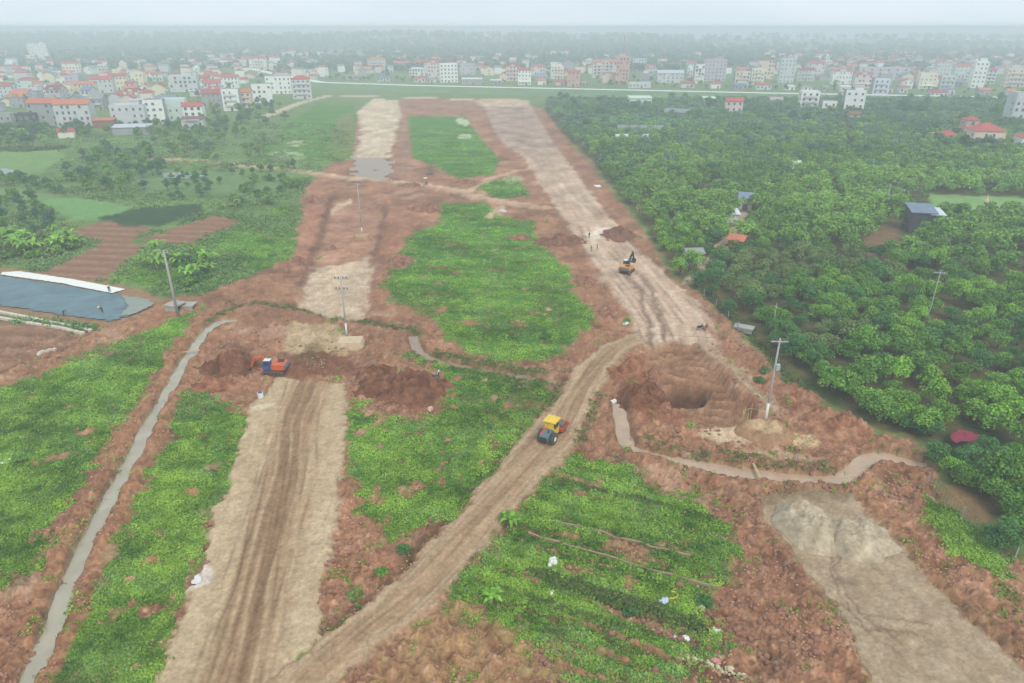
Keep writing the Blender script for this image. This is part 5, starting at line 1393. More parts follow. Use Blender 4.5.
for fi, (px, n, where, mind) in enumerate(fill):
    P = np.array([W(*q) for q in px]); lo, hi = P.min(0), P.max(0); k = 0; t = 0
    while k < n and t < 9000:
        t += 1
        v = rnd.uniform(min(q[1] for q in px), max(q[1] for q in px)); u = rnd.uniform(min(q[0] for q in px), max(q[0] for q in px)); x, y = W(u, v)
        if sdf_world(P, np.array([x]), np.array([y]), 30)[0] < 0: continue
        if any((x - a) ** 2 + (y - b) ** 2 < (mind * (1 + max(0, y - 600) / 900) * .6 + s * .55) ** 2 for a, b, s in placed): continue
        wall = rnd.choice(wall_w); roof, rk = rnd.choice(roof_w); st = rnd.choice([1, 2, 2, 3, 3] if rk == 'flat' else [1, 1, 2, 2])
        w = rnd.uniform(6, 13); d = rnd.uniform(7, 12); h = st * 3.3 * rnd.uniform(.95, 1.1)
        ex = []
        if rk == 'flat' and rnd.random() < .6: ex.append('tower')
        if rk == 'flat' and rnd.random() < .4: ex.append('tank')
        if st > 1 and rnd.random() < .4: ex.append('balcony')
        if rk == 'gable' and rnd.random() < .25: ex.append('dormer')
        row = "back rows" if v < 68 else "middle rows" if v < 84 else "front rows"
        adj = f" and {'balcony' if 'balcony' in ex else 'stair tower' if 'tower' in ex else 'dormer' if 'dormer' in ex else 'plain front'}"
        roofw = "" if rk == 'flat' else roof + " "
        lab = f"{wall} {n_word[st]} house, {roofw}{rk_word[rk]}{adj}, {row} {where}"
        if len(lab.split()) > 16: lab = lab.replace("sloping sheet roof", "sheet roof").replace(" and ", " ")
        if len(lab.split()) > 16: lab = lab.replace("in the ", "of ").replace(" storey house", "storey house")
        base = {0: 10, 1: 0, 2: -4, 3: -7}[fi]
        house(x, y, w, d, h, wall, roof, rk, lab, R(base + rnd.choice([0, 0, 0, 90, -90]) + rnd.uniform(-14, 14)), st, tuple(ex), group=lab.replace("house", "houses"), detail=2 if v > 72 else 1, name='townhouse' if rk == 'flat' else 'house')
        k += 1
# farthest roofs, too many and too small to count
far_mb = MB(); k = 0
fr_mats = [WALLS['white'], WALLS['pale grey'], WALLS['cream'], ROOFS['red'], ROOFS['grey'], ROOFS['orange']]
t = 0
while k < 460 and t < 14000:
    t += 1
    u = rnd.choice([rnd.uniform(-30, 330), rnd.uniform(330, 780), rnd.uniform(770, 1060), rnd.uniform(770, 1060)]); v = rnd.uniform(54, 84) if u < 330 else rnd.uniform(56, 74); x, y = W(u, v)
    if any((x - a) ** 2 + (y - b) ** 2 < (8 + s * .5) ** 2 for a, b, s in placed): continue
    w, d, h, a = rnd.uniform(6, 12), rnd.uniform(7, 11), rnd.choice([3.5, 4, 6.5, 7, 10]), rnd.uniform(-.4, .4) + rnd.choice([0, 1.57])
    far_mb.box((x, y, h / 2), (w, d, h), a, rnd.choice([0, 0, 1, 1, 2])); placed.append((x, y, max(w, d)))
    M4 = Matrix.Translation((x, y, h)) @ Matrix.Rotation(a, 4, 'Z'); n0 = len(far_mb.v); r_ = rnd.uniform(1.2, 2.2)
    far_mb.v += [tuple(M4 @ Vector(q)) for q in ((-w / 2 - .3, -d / 2 - .3, .02), (w / 2 + .3, -d / 2 - .3, .02), (w / 2 + .3, 0, r_), (-w / 2 - .3, 0, r_), (-w / 2 - .3, d / 2 + .3, .02), (w / 2 + .3, d / 2 + .3, .02))]
    far_mb.f += [(n0, n0 + 1, n0 + 2, n0 + 3), (n0 + 3, n0 + 2, n0 + 5, n0 + 4), (n0, n0 + 3, n0 + 4), (n0 + 1, n0 + 5, n0 + 2)]; far_mb.mi += [rnd.choice([3, 3, 4, 5])] * 4
    k += 1
tag(far_mb.build("distant_houses", fr_mats), kind='stuff')

# ---- village trees among the houses
for px, n, sd_, mind, where in (([(-30, 62), (160, 57), (320, 62), (310, 84), (240, 100), (120, 122), (-30, 124)], 150, 901, 7, "among the west village houses"),
                          ([(318, 62), (500, 62), (500, 82), (330, 78)], 40, 902, 9, "behind the levee between the two villages"),
                          ([(500, 66), (760, 62), (770, 88), (500, 84)], 55, 903, 8, "among the middle village houses"),
                          ([(770, 64), (1050, 62), (1050, 94), (780, 88)], 70, 904, 8, "among the east village houses"),
                          ([(325, 80.6), (560, 86), (770, 91), (1050, 96.5), (1050, 93), (770, 87.5), (560, 83), (325, 77.5)], 110, 906, 7, "at the back foot of the levee"),
                          ([(760, 98), (1030, 104), (1030, 116), (770, 108)], 34, 905, 6, "on the orchard side of the eastern levee")):
    for x, y in in_poly_points(px, n, sd_, mind):
        if any((x - a) ** 2 + (y - b) ** 2 < (s * .62 + 2) ** 2 for a, b, s in placed): continue
        tone = rnd.choice(['blue', 'dark', 'mid'])
        lab = f"{TONE[tone]} tree {where}"
        plant('tall', tone, x, y, rnd.uniform(.55, 1.05) * (.7 if sd_ == 906 else 1), "village_tree", lab, "tree", lab, rnd.uniform(.75, 1.0))
# ================================================================ MACHINES, POLES, PEOPLE, SMALL THINGS
def paint(n, c, rough=.45, **k): return mat(n, c, rough, .22, 2.2, **k)
M = {'orange': paint("orange_paint", (210, 96, 44)), 'amber': paint("amber_paint", (222, 150, 52)), 'yellow': paint("yellow_paint", (236, 196, 60)), 'red': paint("red_paint", (196, 70, 54)), 'steel': mat("worn_steel", (120, 112, 104), .5, .3, 3, metal=.4),
     'black': mat("dark_steel", (52, 50, 50), .6, .2, 3), 'rubber': mat("tyre_rubber", (86, 82, 78), .9, .3, 4), 'mud': mat("muddy_track", (104, 86, 70), .9, .3, 4), 'glass': mat("cab_glass", (44, 62, 84), .12, .2, 2), 'white': mat("white_paint", (228, 226, 220), .5, .08, 2),
     'teal': paint("grey_teal_paint", (92, 116, 120)), 'conc': mat("pole_concrete", (172, 168, 160), .9, .14, .8, bump=.2), 'porc': mat("insulator", (120, 96, 88), .3, .1, 4), 'bamboo': mat("bamboo", (186, 166, 120), .8, .2, 4), 'skin': mat("skin", (176, 128, 100), .6, .08, 3), 'hair': mat("hair", (34, 28, 26), .7, .1, 3),
     'blue': paint("blue_paint", (58, 84, 150)), 'straw': mat("straw", (214, 194, 150), .85, .12, 4), 'galv': mat("galvanised", (186, 192, 198), .4, .12, 2, metal=.3)}

def heading(u0, v0, u1, v1):
    a, b = W(u0, v0), W(u1, v1); return math.atan2(b[1] - a[1], b[0] - a[0])

def excavator(u, v, yaw, paint_m, arm_m, label, swing=0.0, boom=((0.9, 1.9), (2.7, 3.9), (4.3, 3.2)), stick=(5.0, .9), s=1.0):
    p = P3(u, v); o = empty("excavator", p, yaw); o.scale = (s, s, s); tag(o, label, "excavator")
    for sy in (-1, 1):                                            # +x is forward
        t = MB(); prof = [(-1.9, .42), (-1.7, .1), (-1.4, 0), (1.4, 0), (1.7, .1), (1.9, .42), (1.72, .74), (1.4, .84), (-1.4, .84), (-1.72, .74)]
        t.prism(prof, sy * 1.05 - .28, sy * 1.05 + .28)
        for k in range(22):
            x = -1.4 + 2.8 * (k % 11) / 10; t.box((x, sy * 1.05, -.005 if k < 11 else .85), (.12, .6, .07))
        to = t.build("track", M['mud'], o)
        for k in range(5): MB().tube((-1.25 + k * .62, sy * (1.05 + .27), .42), (-1.25 + k * .62, sy * (1.05 + .33), .42), .2, .2, 10).build("roller_wheel", M['black'], to)
    MB().box((0, 0, .55), (2.4, 1.6, .4)).tube((0, 0, .7), (0, 0, 1.05), .62, .62, 16).build("undercarriage", M['black'], o)
    up = empty("upper_structure", (0, 0, 0), swing); up.parent = o
    MB().prism([(-2.1, 1.05), (1.25, 1.05), (1.25, 1.3), (.2, 1.34), (.15, 2.05), (-1.5, 2.1), (-2.05, 1.9), (-2.2, 1.5)], -1.25, -.02).prism([(-2.1, 1.06), (.1, 1.06), (.1, 2.0), (-1.5, 2.06), (-2.05, 1.88), (-2.2, 1.5)], .0, 1.25).build("body", paint_m, o, rot=(0, 0, swing))
    MB().prism([(-2.45, 1.12), (-2.1, 1.1), (-2.1, 1.92), (-2.35, 1.85), (-2.52, 1.6)], -1.2, 1.2).build("counterweight", M['steel'], o, rot=(0, 0, swing))
    c = MB().prism([(.18, 1.1), (1.5, 1.1), (1.62, 1.9), (1.3, 2.75), (.22, 2.8)], .34, 1.22).build("cab", M['blue'] if paint_m is M['orange'] else M['black'], o, rot=(0, 0, swing))
    g = MB(); g.prism([(.3, 1.85), (1.42, 1.85), (1.2, 2.62), (.32, 2.65)], .325, 1.235); g.face([(1.64, .42, 1.92), (1.64, 1.14, 1.92), (1.34, 1.14, 2.68), (1.34, .42, 2.68)]); g.build("cab_window", M['glass'], c)
    MB().box((.72, .78, 2.83), (1.15, .92, .07)).build("cab_roof", M['white'], c)
    MB().box((-1.2, -.5, 2.13), (1.0, 1.0, .12)).tube((-.6, -.8, 2.05), (-.6, -.8, 2.6), .07, .06, 8).build("engine_cover", M['black'], o, rot=(0, 0, swing))
    b = MB(); y = .0
    for q0, q1 in zip(boom[:-1], boom[1:]): b.bar((q0[0], y, q0[1]), (q1[0], y, q1[1]), .34, .46, up=(0, 1, 0))
    b.build("boom", arm_m, o, rot=(0, 0, swing))
    MB().tube((.8, .22, 1.3), (boom[1][0] - .3, .22, boom[1][1] - .25), .09, .06, 8).tube((.8, -.22, 1.3), (boom[1][0] - .3, -.22, boom[1][1] - .25), .09, .06, 8).build("hydraulic_cylinder", M['steel'], o, rot=(0, 0, swing))
    e = boom[-1]; MB().bar((e[0] - .25, 0, e[1] + .35), (stick[0], 0, stick[1]), .26, .34, up=(0, 1, 0)).build("stick", arm_m, o, rot=(0, 0, swing))
    x, z = stick; bk = MB(); bk.prism([(x + .15, z + .1), (x + .35, z - .45), (x, z - .95), (x - .6, z - .85), (x - .75, z - .65), (x - .2, z - .35), (x - .2, z + .1)], -.5, .5)
    for k in range(4): bk.box((x - .82, -.4 + k * .27, z - .7), (.22, .1, .09))
    bk.build("bucket", M['black'], o, rot=(0, 0, swing))
    bpy.data.objects.remove(up)
    return o
excavator(275, 371, R(178), M['orange'], M['orange'], "orange excavator with white cab digging beside the dark soil heap", boom=((.7, 1.8), (2.0, 3.0), (3.3, 2.7)), stick=(4.1, .95), s=.92)
excavator(627, 272, R(60), M['amber'], M['black'], "amber excavator with black raised arm on the wide new road", boom=((.7, 1.8), (1.9, 3.5), (3.2, 4.1)), stick=(4.2, 2.3), s=.92)

def soil_roller(u, v, yaw, label):
    o = empty("road_roller", P3(u, v), yaw); tag(o, label, "road roller")
    for sy in (-1, 1):
        w = MB().tube((-1.35, sy * .72, .75), (-1.35, sy * 1.16, .75), .75, .75, 20)
        for k in range(20):
            a = 2 * math.pi * k / 20; w.box((-1.35 + .77 * math.cos(a), sy * .94, .75 + .77 * math.sin(a)), (.14, .42, .14))
        wo = w.build("wheel", M['rubber'], o)
        MB().tube((-1.35, sy * 1.12, .75), (-1.35, sy * 1.19, .75), .36, .3, 14).build("rim", M['white'], wo)
    h = MB().prism([(-2.5, .7), (-.75, .7), (-.75, 1.72), (-1.2, 1.75), (-2.3, 1.55), (-2.55, 1.2)], -.62, .62).build("engine_hood", M['teal'], o)
    st = MB()
    st.prism([(-2.45, 1.0), (-.75, 1.0), (-.75, 1.73), (-1.2, 1.76), (-2.3, 1.56)], .40, .66).build("hood_stripe", M['red'], h)
    MB().box((-2.58, 0, 1.05), (.08, 1.0, .6)).build("radiator_grille", M['black'], h)
    MB().tube((-1.7, -.3, 1.6), (-1.7, -.3, 2.2), .06, .05, 8).build("exhaust_pipe", M['black'], o)
    MB().box((-.1, 0, .95), (1.5, 1.5, .5)).build("cab_floor", M['yellow'], o)
    c = MB()
    for x in (-.75, .6):
        for y in (-.72, .72): c.bar((x, y, 1.2), (x, y, 2.75), .14, .14)
    c.box((-.05, 0, 1.45), (1.45, 1.5, .6)); c.box((-.78, 0, 2.1), (.06, 1.3, .9))
    co = c.build("cab", M['yellow'], o)
    MB().box((-.08, 0, 2.82), (1.85, 1.85, .16), taper=.9).build("cab_roof", M['yellow'], co)
    g = MB(); g.box((.62, 0, 2.15), (.04, 1.28, .95)); g.box((-.07, .74, 2.15), (1.1, .04, .9)); g.box((-.07, -.74, 2.15), (1.1, .04, .9)); g.build("cab_window", M['glass'], co)
    MB().box((-.35, 0, 1.85), (.4, .5, .7)).build("seat", M['black'], o)
    fr = MB()
    for sy in (-1, 1): fr.box((1.95, sy * 1.12, .85), (2.3, .12, .42))
    fr.box((.85, 0, .9), (.22, 2.2, .5)); fr.box((3.05, 0, .85), (.16, 2.2, .42)); fr.bar((.1, 0, .9), (.85, 0, .9), .6, .4)
    fr.build("drum_frame", M['red'], o)
    MB().tube((1.95, -1.04, .76), (1.95, 1.04, .76), .76, .76, 28).build("drum", M['steel'], o, smooth=False)
    return o
soil_roller(551.5, 439, heading(546, 448, 562, 430), "yellow canopied road roller with red drum frame on the curved haul road")

# ---- power poles
def power_pole(u, v, vt, label, r=.17, arms=1, white_foot=0.0, tx=False, dz=0.0, name="power_pole", wires=True):
    p = P3(u, v); p.z += dz; top = up_at(p.y, vt) - p.z
    o = empty(name, p, R(random.uniform(-20, 20))); tag(o, label, "pole")
    MB().tube((0, 0, -.5), (0, 0, top), r, r * .6, 10).build("shaft", M['conc'], o, smooth=True)
    if white_foot: MB().tube((0, 0, 0), (0, 0, white_foot), r * 1.08, r * 1.0, 10).build("white_band", M['white'], o, smooth=True)
    for k in range(arms):
        z = top - .5 - k * 1.9; a = MB().box((0, .0, z), (2.2, .14, .16)); ao = a.build("crossarm", M['galv'], o)
        for x in (-.95, -.4, .4, .95): MB().tube((x, 0, z + .08), (x, 0, z + .2), .09, .12, 8).tube((x, 0, z + .2), (x, 0, z + .42), .12, .07, 8).build("insulator", M['porc'], ao)
    if tx:
        MB().box((.35, 0, top - 4.2), (.5, .5, .8)).build("switch_box", M['galv'], o)
        b = MB()
        for x in (-.5, 0, .5): b.tube((x, .3, top - 3.6), (x, .45, top - 3.0), .06, .06, 6)
        b.build("fuse_rack", M['porc'], o)
    return o
power_pole(178, 316, 250, "thick grey concrete pole beside the dark liner pond", r=.28, arms=1)
power_pole(347.5, 341, 276, "grey pole with insulators on the pale block above the rolled road bed", r=.16, arms=2, white_foot=2.2, dz=.9)
power_pole(362, 234, 182, "distant pole on the round mound in the sunken road bed", r=.16, arms=1, white_foot=1.5, dz=.8)
power_pole(764, 428, 338, "tall pole with fuse gear on the earth island beside the pit", r=.18, arms=1, white_foot=3.0, tx=True, dz=.8)
power_pole(924, 332, 270, "slim pole standing in the orchard below the dark walled house", r=.10, arms=1)
power_pole(772, 332, 303, "short thin pole in the orchard near the ditch culvert", r=.08, arms=0)
for k, (u, v, vt) in enumerate([(510, 94, 76), (598, 91, 74), (636, 95, 70), (836, 96, 76), (903, 98, 78), (232, 96, 78), (776, 120, 88), (884, 212, 183), (740, 46 + 52, 78)]):
    power_pole(u, v, vt, ["slim pole at the levee near the end of the new road", "slim pole on the levee left of the pink villa", "taller slim pole below the levee by the green roofed shed", "slim pole on the eastern levee by the white tower house",
                          "slim pole on the eastern levee by the cream porch house", "slim pole among the west village roofs", "slim pole before the eastern levee", "slim pole in the orchard by the white tombs", "slim pole on the levee by the lilac block"][k], r=.14, arms=1 if k != 7 else 0)
def mast(u, v, vt):
    x, y = W(u, v); o = empty("radio_mast", (x, y, 0)); h = up_at(y, vt); tag(o, "thin red and white lattice radio mast rising above the haze", "mast")
    for k in range(8):
        mb = MB(); z0, z1 = h * k / 8, h * (k + 1) / 8; w0, w1 = .9 - .6 * k / 8, .9 - .6 * (k + 1) / 8
        for a in range(3):
            c0, s0 = math.cos(a * 2.094), math.sin(a * 2.094); c1, s1 = math.cos((a + 1) * 2.094), math.sin((a + 1) * 2.094)
            mb.tube((w0 * c0, w0 * s0, z0), (w1 * c0, w1 * s0, z1), .10, .10, 5); mb.tube((w0 * c0, w0 * s0, z0), (w1 * c1, w1 * s1, z1), .05, .05, 4)
        mb.build("mast_section", M['red'] if k % 2 else M['galv'], o)
mast(622, 79, 36)
# a wire strung from the thick pole over the works to the pole on the pale block, and on to the round mound
def wire(a, b, sag, label):
    mb = MB(); prev = None
    for i in range(17):
        t = i / 16; p = Vector(a).lerp(Vector(b), t) - Vector((0, 0, sag * 4 * t * (1 - t)))
        if prev is not None: mb.tube(prev, p, .012, .012, 4, caps=False)
        prev = p
    tag(mb.build("power_line", M['black']), label, "power line")
def tip(u, v, vt, dz): q = P3(u, v); return (q.x, q.y, up_at(q.y, vt) - .2)
for a, b, sag, lab in (((347.5, 341, 276), (362, 234, 182), 1.2, "thin cable between the pole on the pale block and the mound pole"), ((178, 316, 250), (347.5, 341, 276), 1.6, "thin cable from the thick grey pole to the pole on the pale block"),
                       ((764, 428, 338), (924, 332, 270), 1.5, "thin cable from the fuse gear pole to the slim orchard pole"), ((924, 332, 270), (884, 212, 183), 1.5, "thin cable from the slim orchard pole up to the pole by the tombs"), ((347.5, 341, 276), (764, 428, 338), 2.6, "long sagging cable between the pole on the pale block and the fuse gear pole")):
    p, q = tip(*a, 0), tip(*b, 0)
    wire(p, q, sag, lab)

# ---- heaped earth: each heap is a thing of its own
def heap(u, v, rx, ry, h, cols, label, name="soil_mound", cat="mound", yaw=0.0, flat=0.0, seed=1, rough=.32, peaks=1):
    p = P3(u, v); nr, ns = 26, 56; vs_ = []; col = []; f = []
    rr, aa = np.meshgrid(np.linspace(0, 1, nr), np.linspace(0, 2 * math.pi, ns, endpoint=False), indexing='ij')
    edge = 1 + .22 * gnoise(np.cos(aa) * 1.6 + seed, np.sin(aa) * 1.6, seed)
    x = rr * np.cos(aa) * rx * edge; y = rr * np.sin(aa) * ry * edge
    prof = np.clip((1 - rr ** 1.6) / (1 - flat), 0, 1) if flat else (1 - sstep(0, 1, rr)) * .75 + .25 * (1 - rr)
    if peaks > 1:
        prof = prof * (0.75 + .45 * np.clip(fbm(x, y, rx * .9, 2, seed + 9), -.6, 1))
    z = h * prof + rough * h * (1 - rr ** 3) * (fbm(x, y, 1.6, 4, seed + 3) + .5 * fbm(x, y, .6, 2, seed + 4)) * (0.35 if flat else 1)
    c, s = math.cos(yaw), math.sin(yaw); X = p.x + x * c - y * s; Y = p.y + x * s + y * c
    zg = np.vectorize(ground_z)(X, Y); z = zg + z - .12 - .25 * (rr > .97)
    rim = sstep(.45, .62, rr)[..., None] * (1 if flat else 0)
    cc = tones(cols, fbm(X, Y, 1.6, 4, seed + 5) * 1.0 + .45 * gnoise(X / .3, Y / .3, seed))
    if flat and name != 'sand_heap': cc = cc * (1 - rim * .55) + tones(RED, fbm(X, Y, 1.2, 3, seed)) * rim * .55
    idx = np.arange(nr * ns).reshape(nr, ns)
    for i in range(nr - 1):
        for j in range(ns):
            k = (j + 1) % ns
            if i == 0: f.append((idx[0, 0], idx[1, j], idx[1, k]))
            else: f.append((idx[i, j], idx[i + 1, j], idx[i + 1, k], idx[i, k]))
    co = np.stack([X - p.x, Y - p.y, z - p.z], -1).reshape(-1, 3)
    me = bpy.data.meshes.new(name); me.from_pydata(co.tolist(), [], [tuple(int(q) for q in t) for t in f]); me.update()
    at = me.color_attributes.new("col", 'FLOAT_COLOR', 'POINT'); cc = np.clip(cc * np.array([.84, .73, .6]), 0, 1).reshape(-1, 3)
    at.data.foreach_set("color", np.concatenate([cc, np.ones((len(cc), 1))], 1).ravel())
    me.polygons.foreach_set("use_smooth", [True] * len(f))
    o = link_mesh(name, me, EARTH, loc=p); return tag(o, label, cat)
SAND = [(152, 146, 132), (184, 177, 161), (204, 198, 183), (220, 214, 202)]
RED = [(112, 72, 54), (146, 100, 80), (170, 124, 102), (192, 150, 128)]
DRK = [(92, 60, 45), (120, 82, 63), (144, 104, 83), (162, 124, 103)]
heap(806, 528, 3.4, 4.6, 1.9, SAND, "longer pale sand heap on the sandy lot, nearer the canal", "sand_heap", "sand heap", .25, seed=3, flat=.35, rough=.8)
heap(858, 541, 4.0, 3.5, 1.6, SAND, "rounder pale sand heap beside the longer one on the sandy lot", "sand_heap", "sand heap", .1, seed=5, flat=.35, rough=.8)
heap(232, 366, 5.8, 5.0, 3.4, DRK, "dark brown soil heap behind the orange excavator's bucket", "soil_mound", seed=11, peaks=2)
heap(213, 385, 4.0, 3.0, 1.0, RED, "low reddish spoil heap at the end of the green strip", seed=12)
heap(405, 390, 8.0, 5.4, 3.4, DRK, "wide dark red spoil mound with a parked motorbike at its edge", seed=13, peaks=2, yaw=-.15)
heap(375, 372, 4.5, 3.4, 1.5, DRK, "dug earth shoulder between the rolled road and the spoil mound", seed=14, peaks=2)
heap(560, 243, 8.0, 5.0, 3.0, [(110, 84, 74), (140, 106, 92), (160, 124, 108)], "brown earth heap between the green field and the new road", seed=15, peaks=2)
heap(618, 236, 5.5, 7.0, 2.6, [(112, 82, 72), (140, 104, 90), (164, 126, 110)], "brown earth heap against the orchard trees opposite the workers", seed=16, peaks=2)
heap(644, 398, 5.4, 4.4, 3.0, DRK, "dark red bank of earth on the pit's western lip", seed=17, peaks=2, yaw=.4)
heap(628, 372, 4.4, 3.0, 1.7, RED, "reddish shoulder of earth under the haul road bend", seed=18, peaks=2)
heap(835, 424, 7.5, 3.4, 2.2, [(120, 80, 62), (156, 112, 90), (186, 148, 124), (202, 172, 150)], "rough rocky spoil ridge between pit and orchard", seed=19, peaks=2, yaw=-.75, rough=.5)
heap(798, 392, 4.5, 2.4, 1.3, [(130, 90, 70), (166, 124, 104), (196, 162, 140)], "low rubble ridge along the ditch above the rocky spoil ridge", seed=20, peaks=2, yaw=-.8, rough=.5)
heap(152, 562, 1.3, 1.2, .8, [(150, 104, 80), (184, 138, 112), (202, 160, 136)], "small clod heap in the green strip beside the long canal", seed=21)
heap(192, 492, 1.6, 1.2, .4, [(150, 104, 80), (184, 138, 112), (202, 160, 136)], "flat pinkish clod patch in the green strip above the small heap", seed=22)
heap(765, 434, 4.0, 3.2, 1.2, [(170, 146, 118), (204, 184, 154), (214, 198, 170)], "pale flat topped earth island that carries the tall fuse gear pole", "earth_island", "mound", flat=.6, seed=23, rough=.12)
heap(362, 236, 3.0, 2.6, 1.2, [(176, 152, 128), (206, 188, 164)], "round pale mound that carries the distant pole in the sunken bed", "earth_island", "mound", flat=.4, seed=24)
heap(455, 407, 1.0, .8, .4, [(160, 112, 88), (196, 156, 130)], "small pale stone clod in the weeds right of the spoil mound", seed=26)
heap(438, 470, 1.0, .8, .4, [(160, 112, 88), (196, 156, 130)], "small reddish clod in the weeds below the spoil mound", seed=27)
FARS = [(120, 88, 74), (156, 120, 102), (186, 150, 132)]
for k, (u, v, rx_, ry_, h_, lab) in enumerate([(424, 209, 6.5, 4.5, 2.0, "rough brown heap at the north tip of the large green field"), (316, 200, 5.0, 3.5, 1.6, "reddish heap at the north west corner of the sunken bed"), (330, 246, 2.6, 1.8, 1.1, "dark stony heap inside the sunken bed's west side"),
        (466, 182, 6.0, 3.5, 1.5, "spoil heap where the cross track forks"), (400, 262, 4.0, 6.0, 1.4, "long spoil bank between the sunken bed and the large green field"), (296, 262, 3.5, 5.5, 1.3, "spoil bank on the west rim of the sunken bed"), (410, 186, 5.0, 3.0, 1.4, "spoil heap on the cross track behind the mound pole"),
        (520, 238, 4.0, 3.0, 1.2, "small spoil heap at the green field's upper right rim".replace("right", "eastern")), (586, 282, 3.5, 5.0, 1.2, "rough spoil bank along the new road's verge by the ruts"), (606, 312, 3.0, 4.0, 1.1, "lower spoil bank on the verge above the haul road junction")]):
    heap(u, v, rx_, ry_, h_, FARS, lab, seed=60 + k, peaks=2, rough=.5)
# cut block of pale earth left standing under the second pole
p = P3(351, 345); bl = MB().box((0, 0, .35), (4.6, 3.2, 1.6), taper=.86).mesh("earth_block")
tag(link_mesh("earth_block", bl, mat("pale_earth", (206, 184, 152), .95, .2, 1.2, bump=.5), loc=p, rot=(0, 0, R(4))), "pale cut block of earth left standing around the grey pole's foot", "earth block")

# ---- stakes round the pole islands
def stake_fence(u, v, pts, h, bars, label):
    p = P3(u, v); o = empty("stake_fence", p); tag(o, label, "fence")
    P = [Vector((a, b, 0)) for a, b in pts]
    for q in P: MB().tube((q.x, q.y, -.6), (q.x + random.uniform(-.08, .08), q.y, h * random.uniform(.85, 1.15)), .07, .05, 6).build("stake", M['bamboo'], o)
    for i, j, z in bars: MB().tube((P[i].x, P[i].y, z), (P[j].x, P[j].y, z), .04, .04, 6).build("crossbar", M['bamboo'], o)
stake_fence(764, 428, [(-3.0, .5), (-2.3, 1.8), (-1.2, 2.2), (-.3, 2.0), (.9, 1.6), (-2.7, -.6)], 2.3, [(0, 1, 1.7), (1, 2, 1.7), (2, 3, 1.6), (3, 4, 1.4)], "bamboo stakes with crossbars round the tall fuse gear pole")
stake_fence(362, 236, [(-2.3, 0), (-1.9, 1.0), (2.0, 1.0), (2.3, 0)], 2.6, [(0, 1, 1.9), (2, 3, 1.9), (1, 2, 1.7)], "bamboo stakes round the distant pole on the mound")

# ---- culverts, drums, edging
def culvert(u, v, yaw, L, w, h, label):
    o = empty("culvert", P3(u, v, -.5), yaw); tag(o, label, "culvert")
    for s in (-1, 1): MB().box((0, s * w / 2, h / 2), (L, .25, h)).build("side_wall", M['conc'], o)
    MB().box((0, 0, h + .13), (L + .3, w + .5, .24)).build("top_slab", M['conc'], o)
culvert(176, 309, R(-18), 2.6, 2.4, 1.6, "concrete culvert mouth behind the thick grey pole")
culvert(190, 307, R(0), 1.8, 2.0, 1.0, "second low concrete culvert box right of the thick grey pole")
culvert(744, 328, R(-30), 3.2, 1.4, 1.3, "small white concrete culvert over the orchard ditch")
b_ = P3(261, 398); o = empty("water_drum", b_, R(20)); tag(o, "white plastic drum standing by the small puddle below the orange excavator", "drum")
MB().tube((0, 0, 0), (0, 0, .95), .42, .42, 16).build("drum_shell", M['white'], o); MB().tube((0, 0, .95), (0, 0, 1.0), .36, .34, 16).build("lid", M['blue'], o)
b_ = P3(613, 400); o = empty("cement_pipe", b_, R(40)); tag(o, "short pale cement pipe at the canal's upper end by the bend", "pipe")
MB().tube((-.5, 0, .35), (.5, 0, .35), .36, .36, 16, caps=False).tube((-.5, 0, .35), (-.5, 0, .35001), .36, .3, 16).build("pipe_shell", M['white'], o)

def draped(px, name, label, cat, m, n=46, lift=.06, wrinkle=.12, wl=1.6, kind=None, smooth=0, seed=5, wlx=None):
    """A sheet of cloth or plastic lying on the ground with folds."""
    P = poly_w(px, smooth); lo, hi = P.min(0), P.max(0); gx, gy = np.meshgrid(np.linspace(lo[0], hi[0], n), np.linspace(lo[1], hi[1], n))
    d = sdf_world(P, gx, gy, 50); z = np.vectorize(ground_z)(gx, gy) + lift + wrinkle * (np.abs(fbm(gx, gy * (wlx or 1), wl, 3, seed)) + .1)
    keep = d > -.05; cxy = P.mean(0); ids = -np.ones(gx.shape, int); k = 0; vs_ = []
    for i in range(n):
        for j in range(n):
            ids[i, j] = k; k += 1; vs_.append((gx[i, j] - cxy[0], gy[i, j] - cxy[1], z[i, j]))
    f = [(ids[i, j], ids[i, j + 1], ids[i + 1, j + 1], ids[i + 1, j]) for i in range(n - 1) for j in range(n - 1) if keep[i, j] and keep[i + 1, j] and keep[i, j + 1] and keep[i + 1, j + 1]]
    used = sorted({q for t in f for q in t}); re_ = {q: i for i, q in enumerate(used)}
    me = bpy.data.meshes.new(name); me.from_pydata([vs_[q] for q in used], [], [tuple(re_[q] for q in t) for t in f]); me.polygons.foreach_set("use_smooth", [True] * len(f)); me.update()
    return tag(link_mesh(name, me, m, loc=(cxy[0], cxy[1], 0)), label, cat, None, kind)
LINER = mat("pond_liner", (88, 116, 124), .42, .4, .16, bump=.6)
draped([(-70, 262), (-30, 270), (0, 276), (60, 284.5), (125, 295.5), (150, 300), (156, 305), (132, 317), (112, 323), (60, 316), (0, 307), (-70, 297)], "pond_liner", "dark grey blue pond liner spread over the basin beside the thick pole", "pond liner", LINER, 60, .12, .18, 3.0, seed=4)
draped([(2, 273), (20, 272), (70, 279.5), (127, 290), (112, 294.5), (60, 284), (0, 275.6)], "white_liner", "long white plastic strip along the dark liner's far edge", "plastic sheet", mat("white_liner", (236, 234, 226), .6, .06, .5), 90, .22, .08, 1.2, seed=6)
draped([(120, 296), (148, 300), (156, 305), (134, 316), (118, 318), (128, 308)], "grey_liner", "pale grey end of the liner near the thick pole", "plastic sheet", mat("grey_liner", (140, 148, 136), .7, .15, .6), 30, .30, .05, 1.5, seed=7)
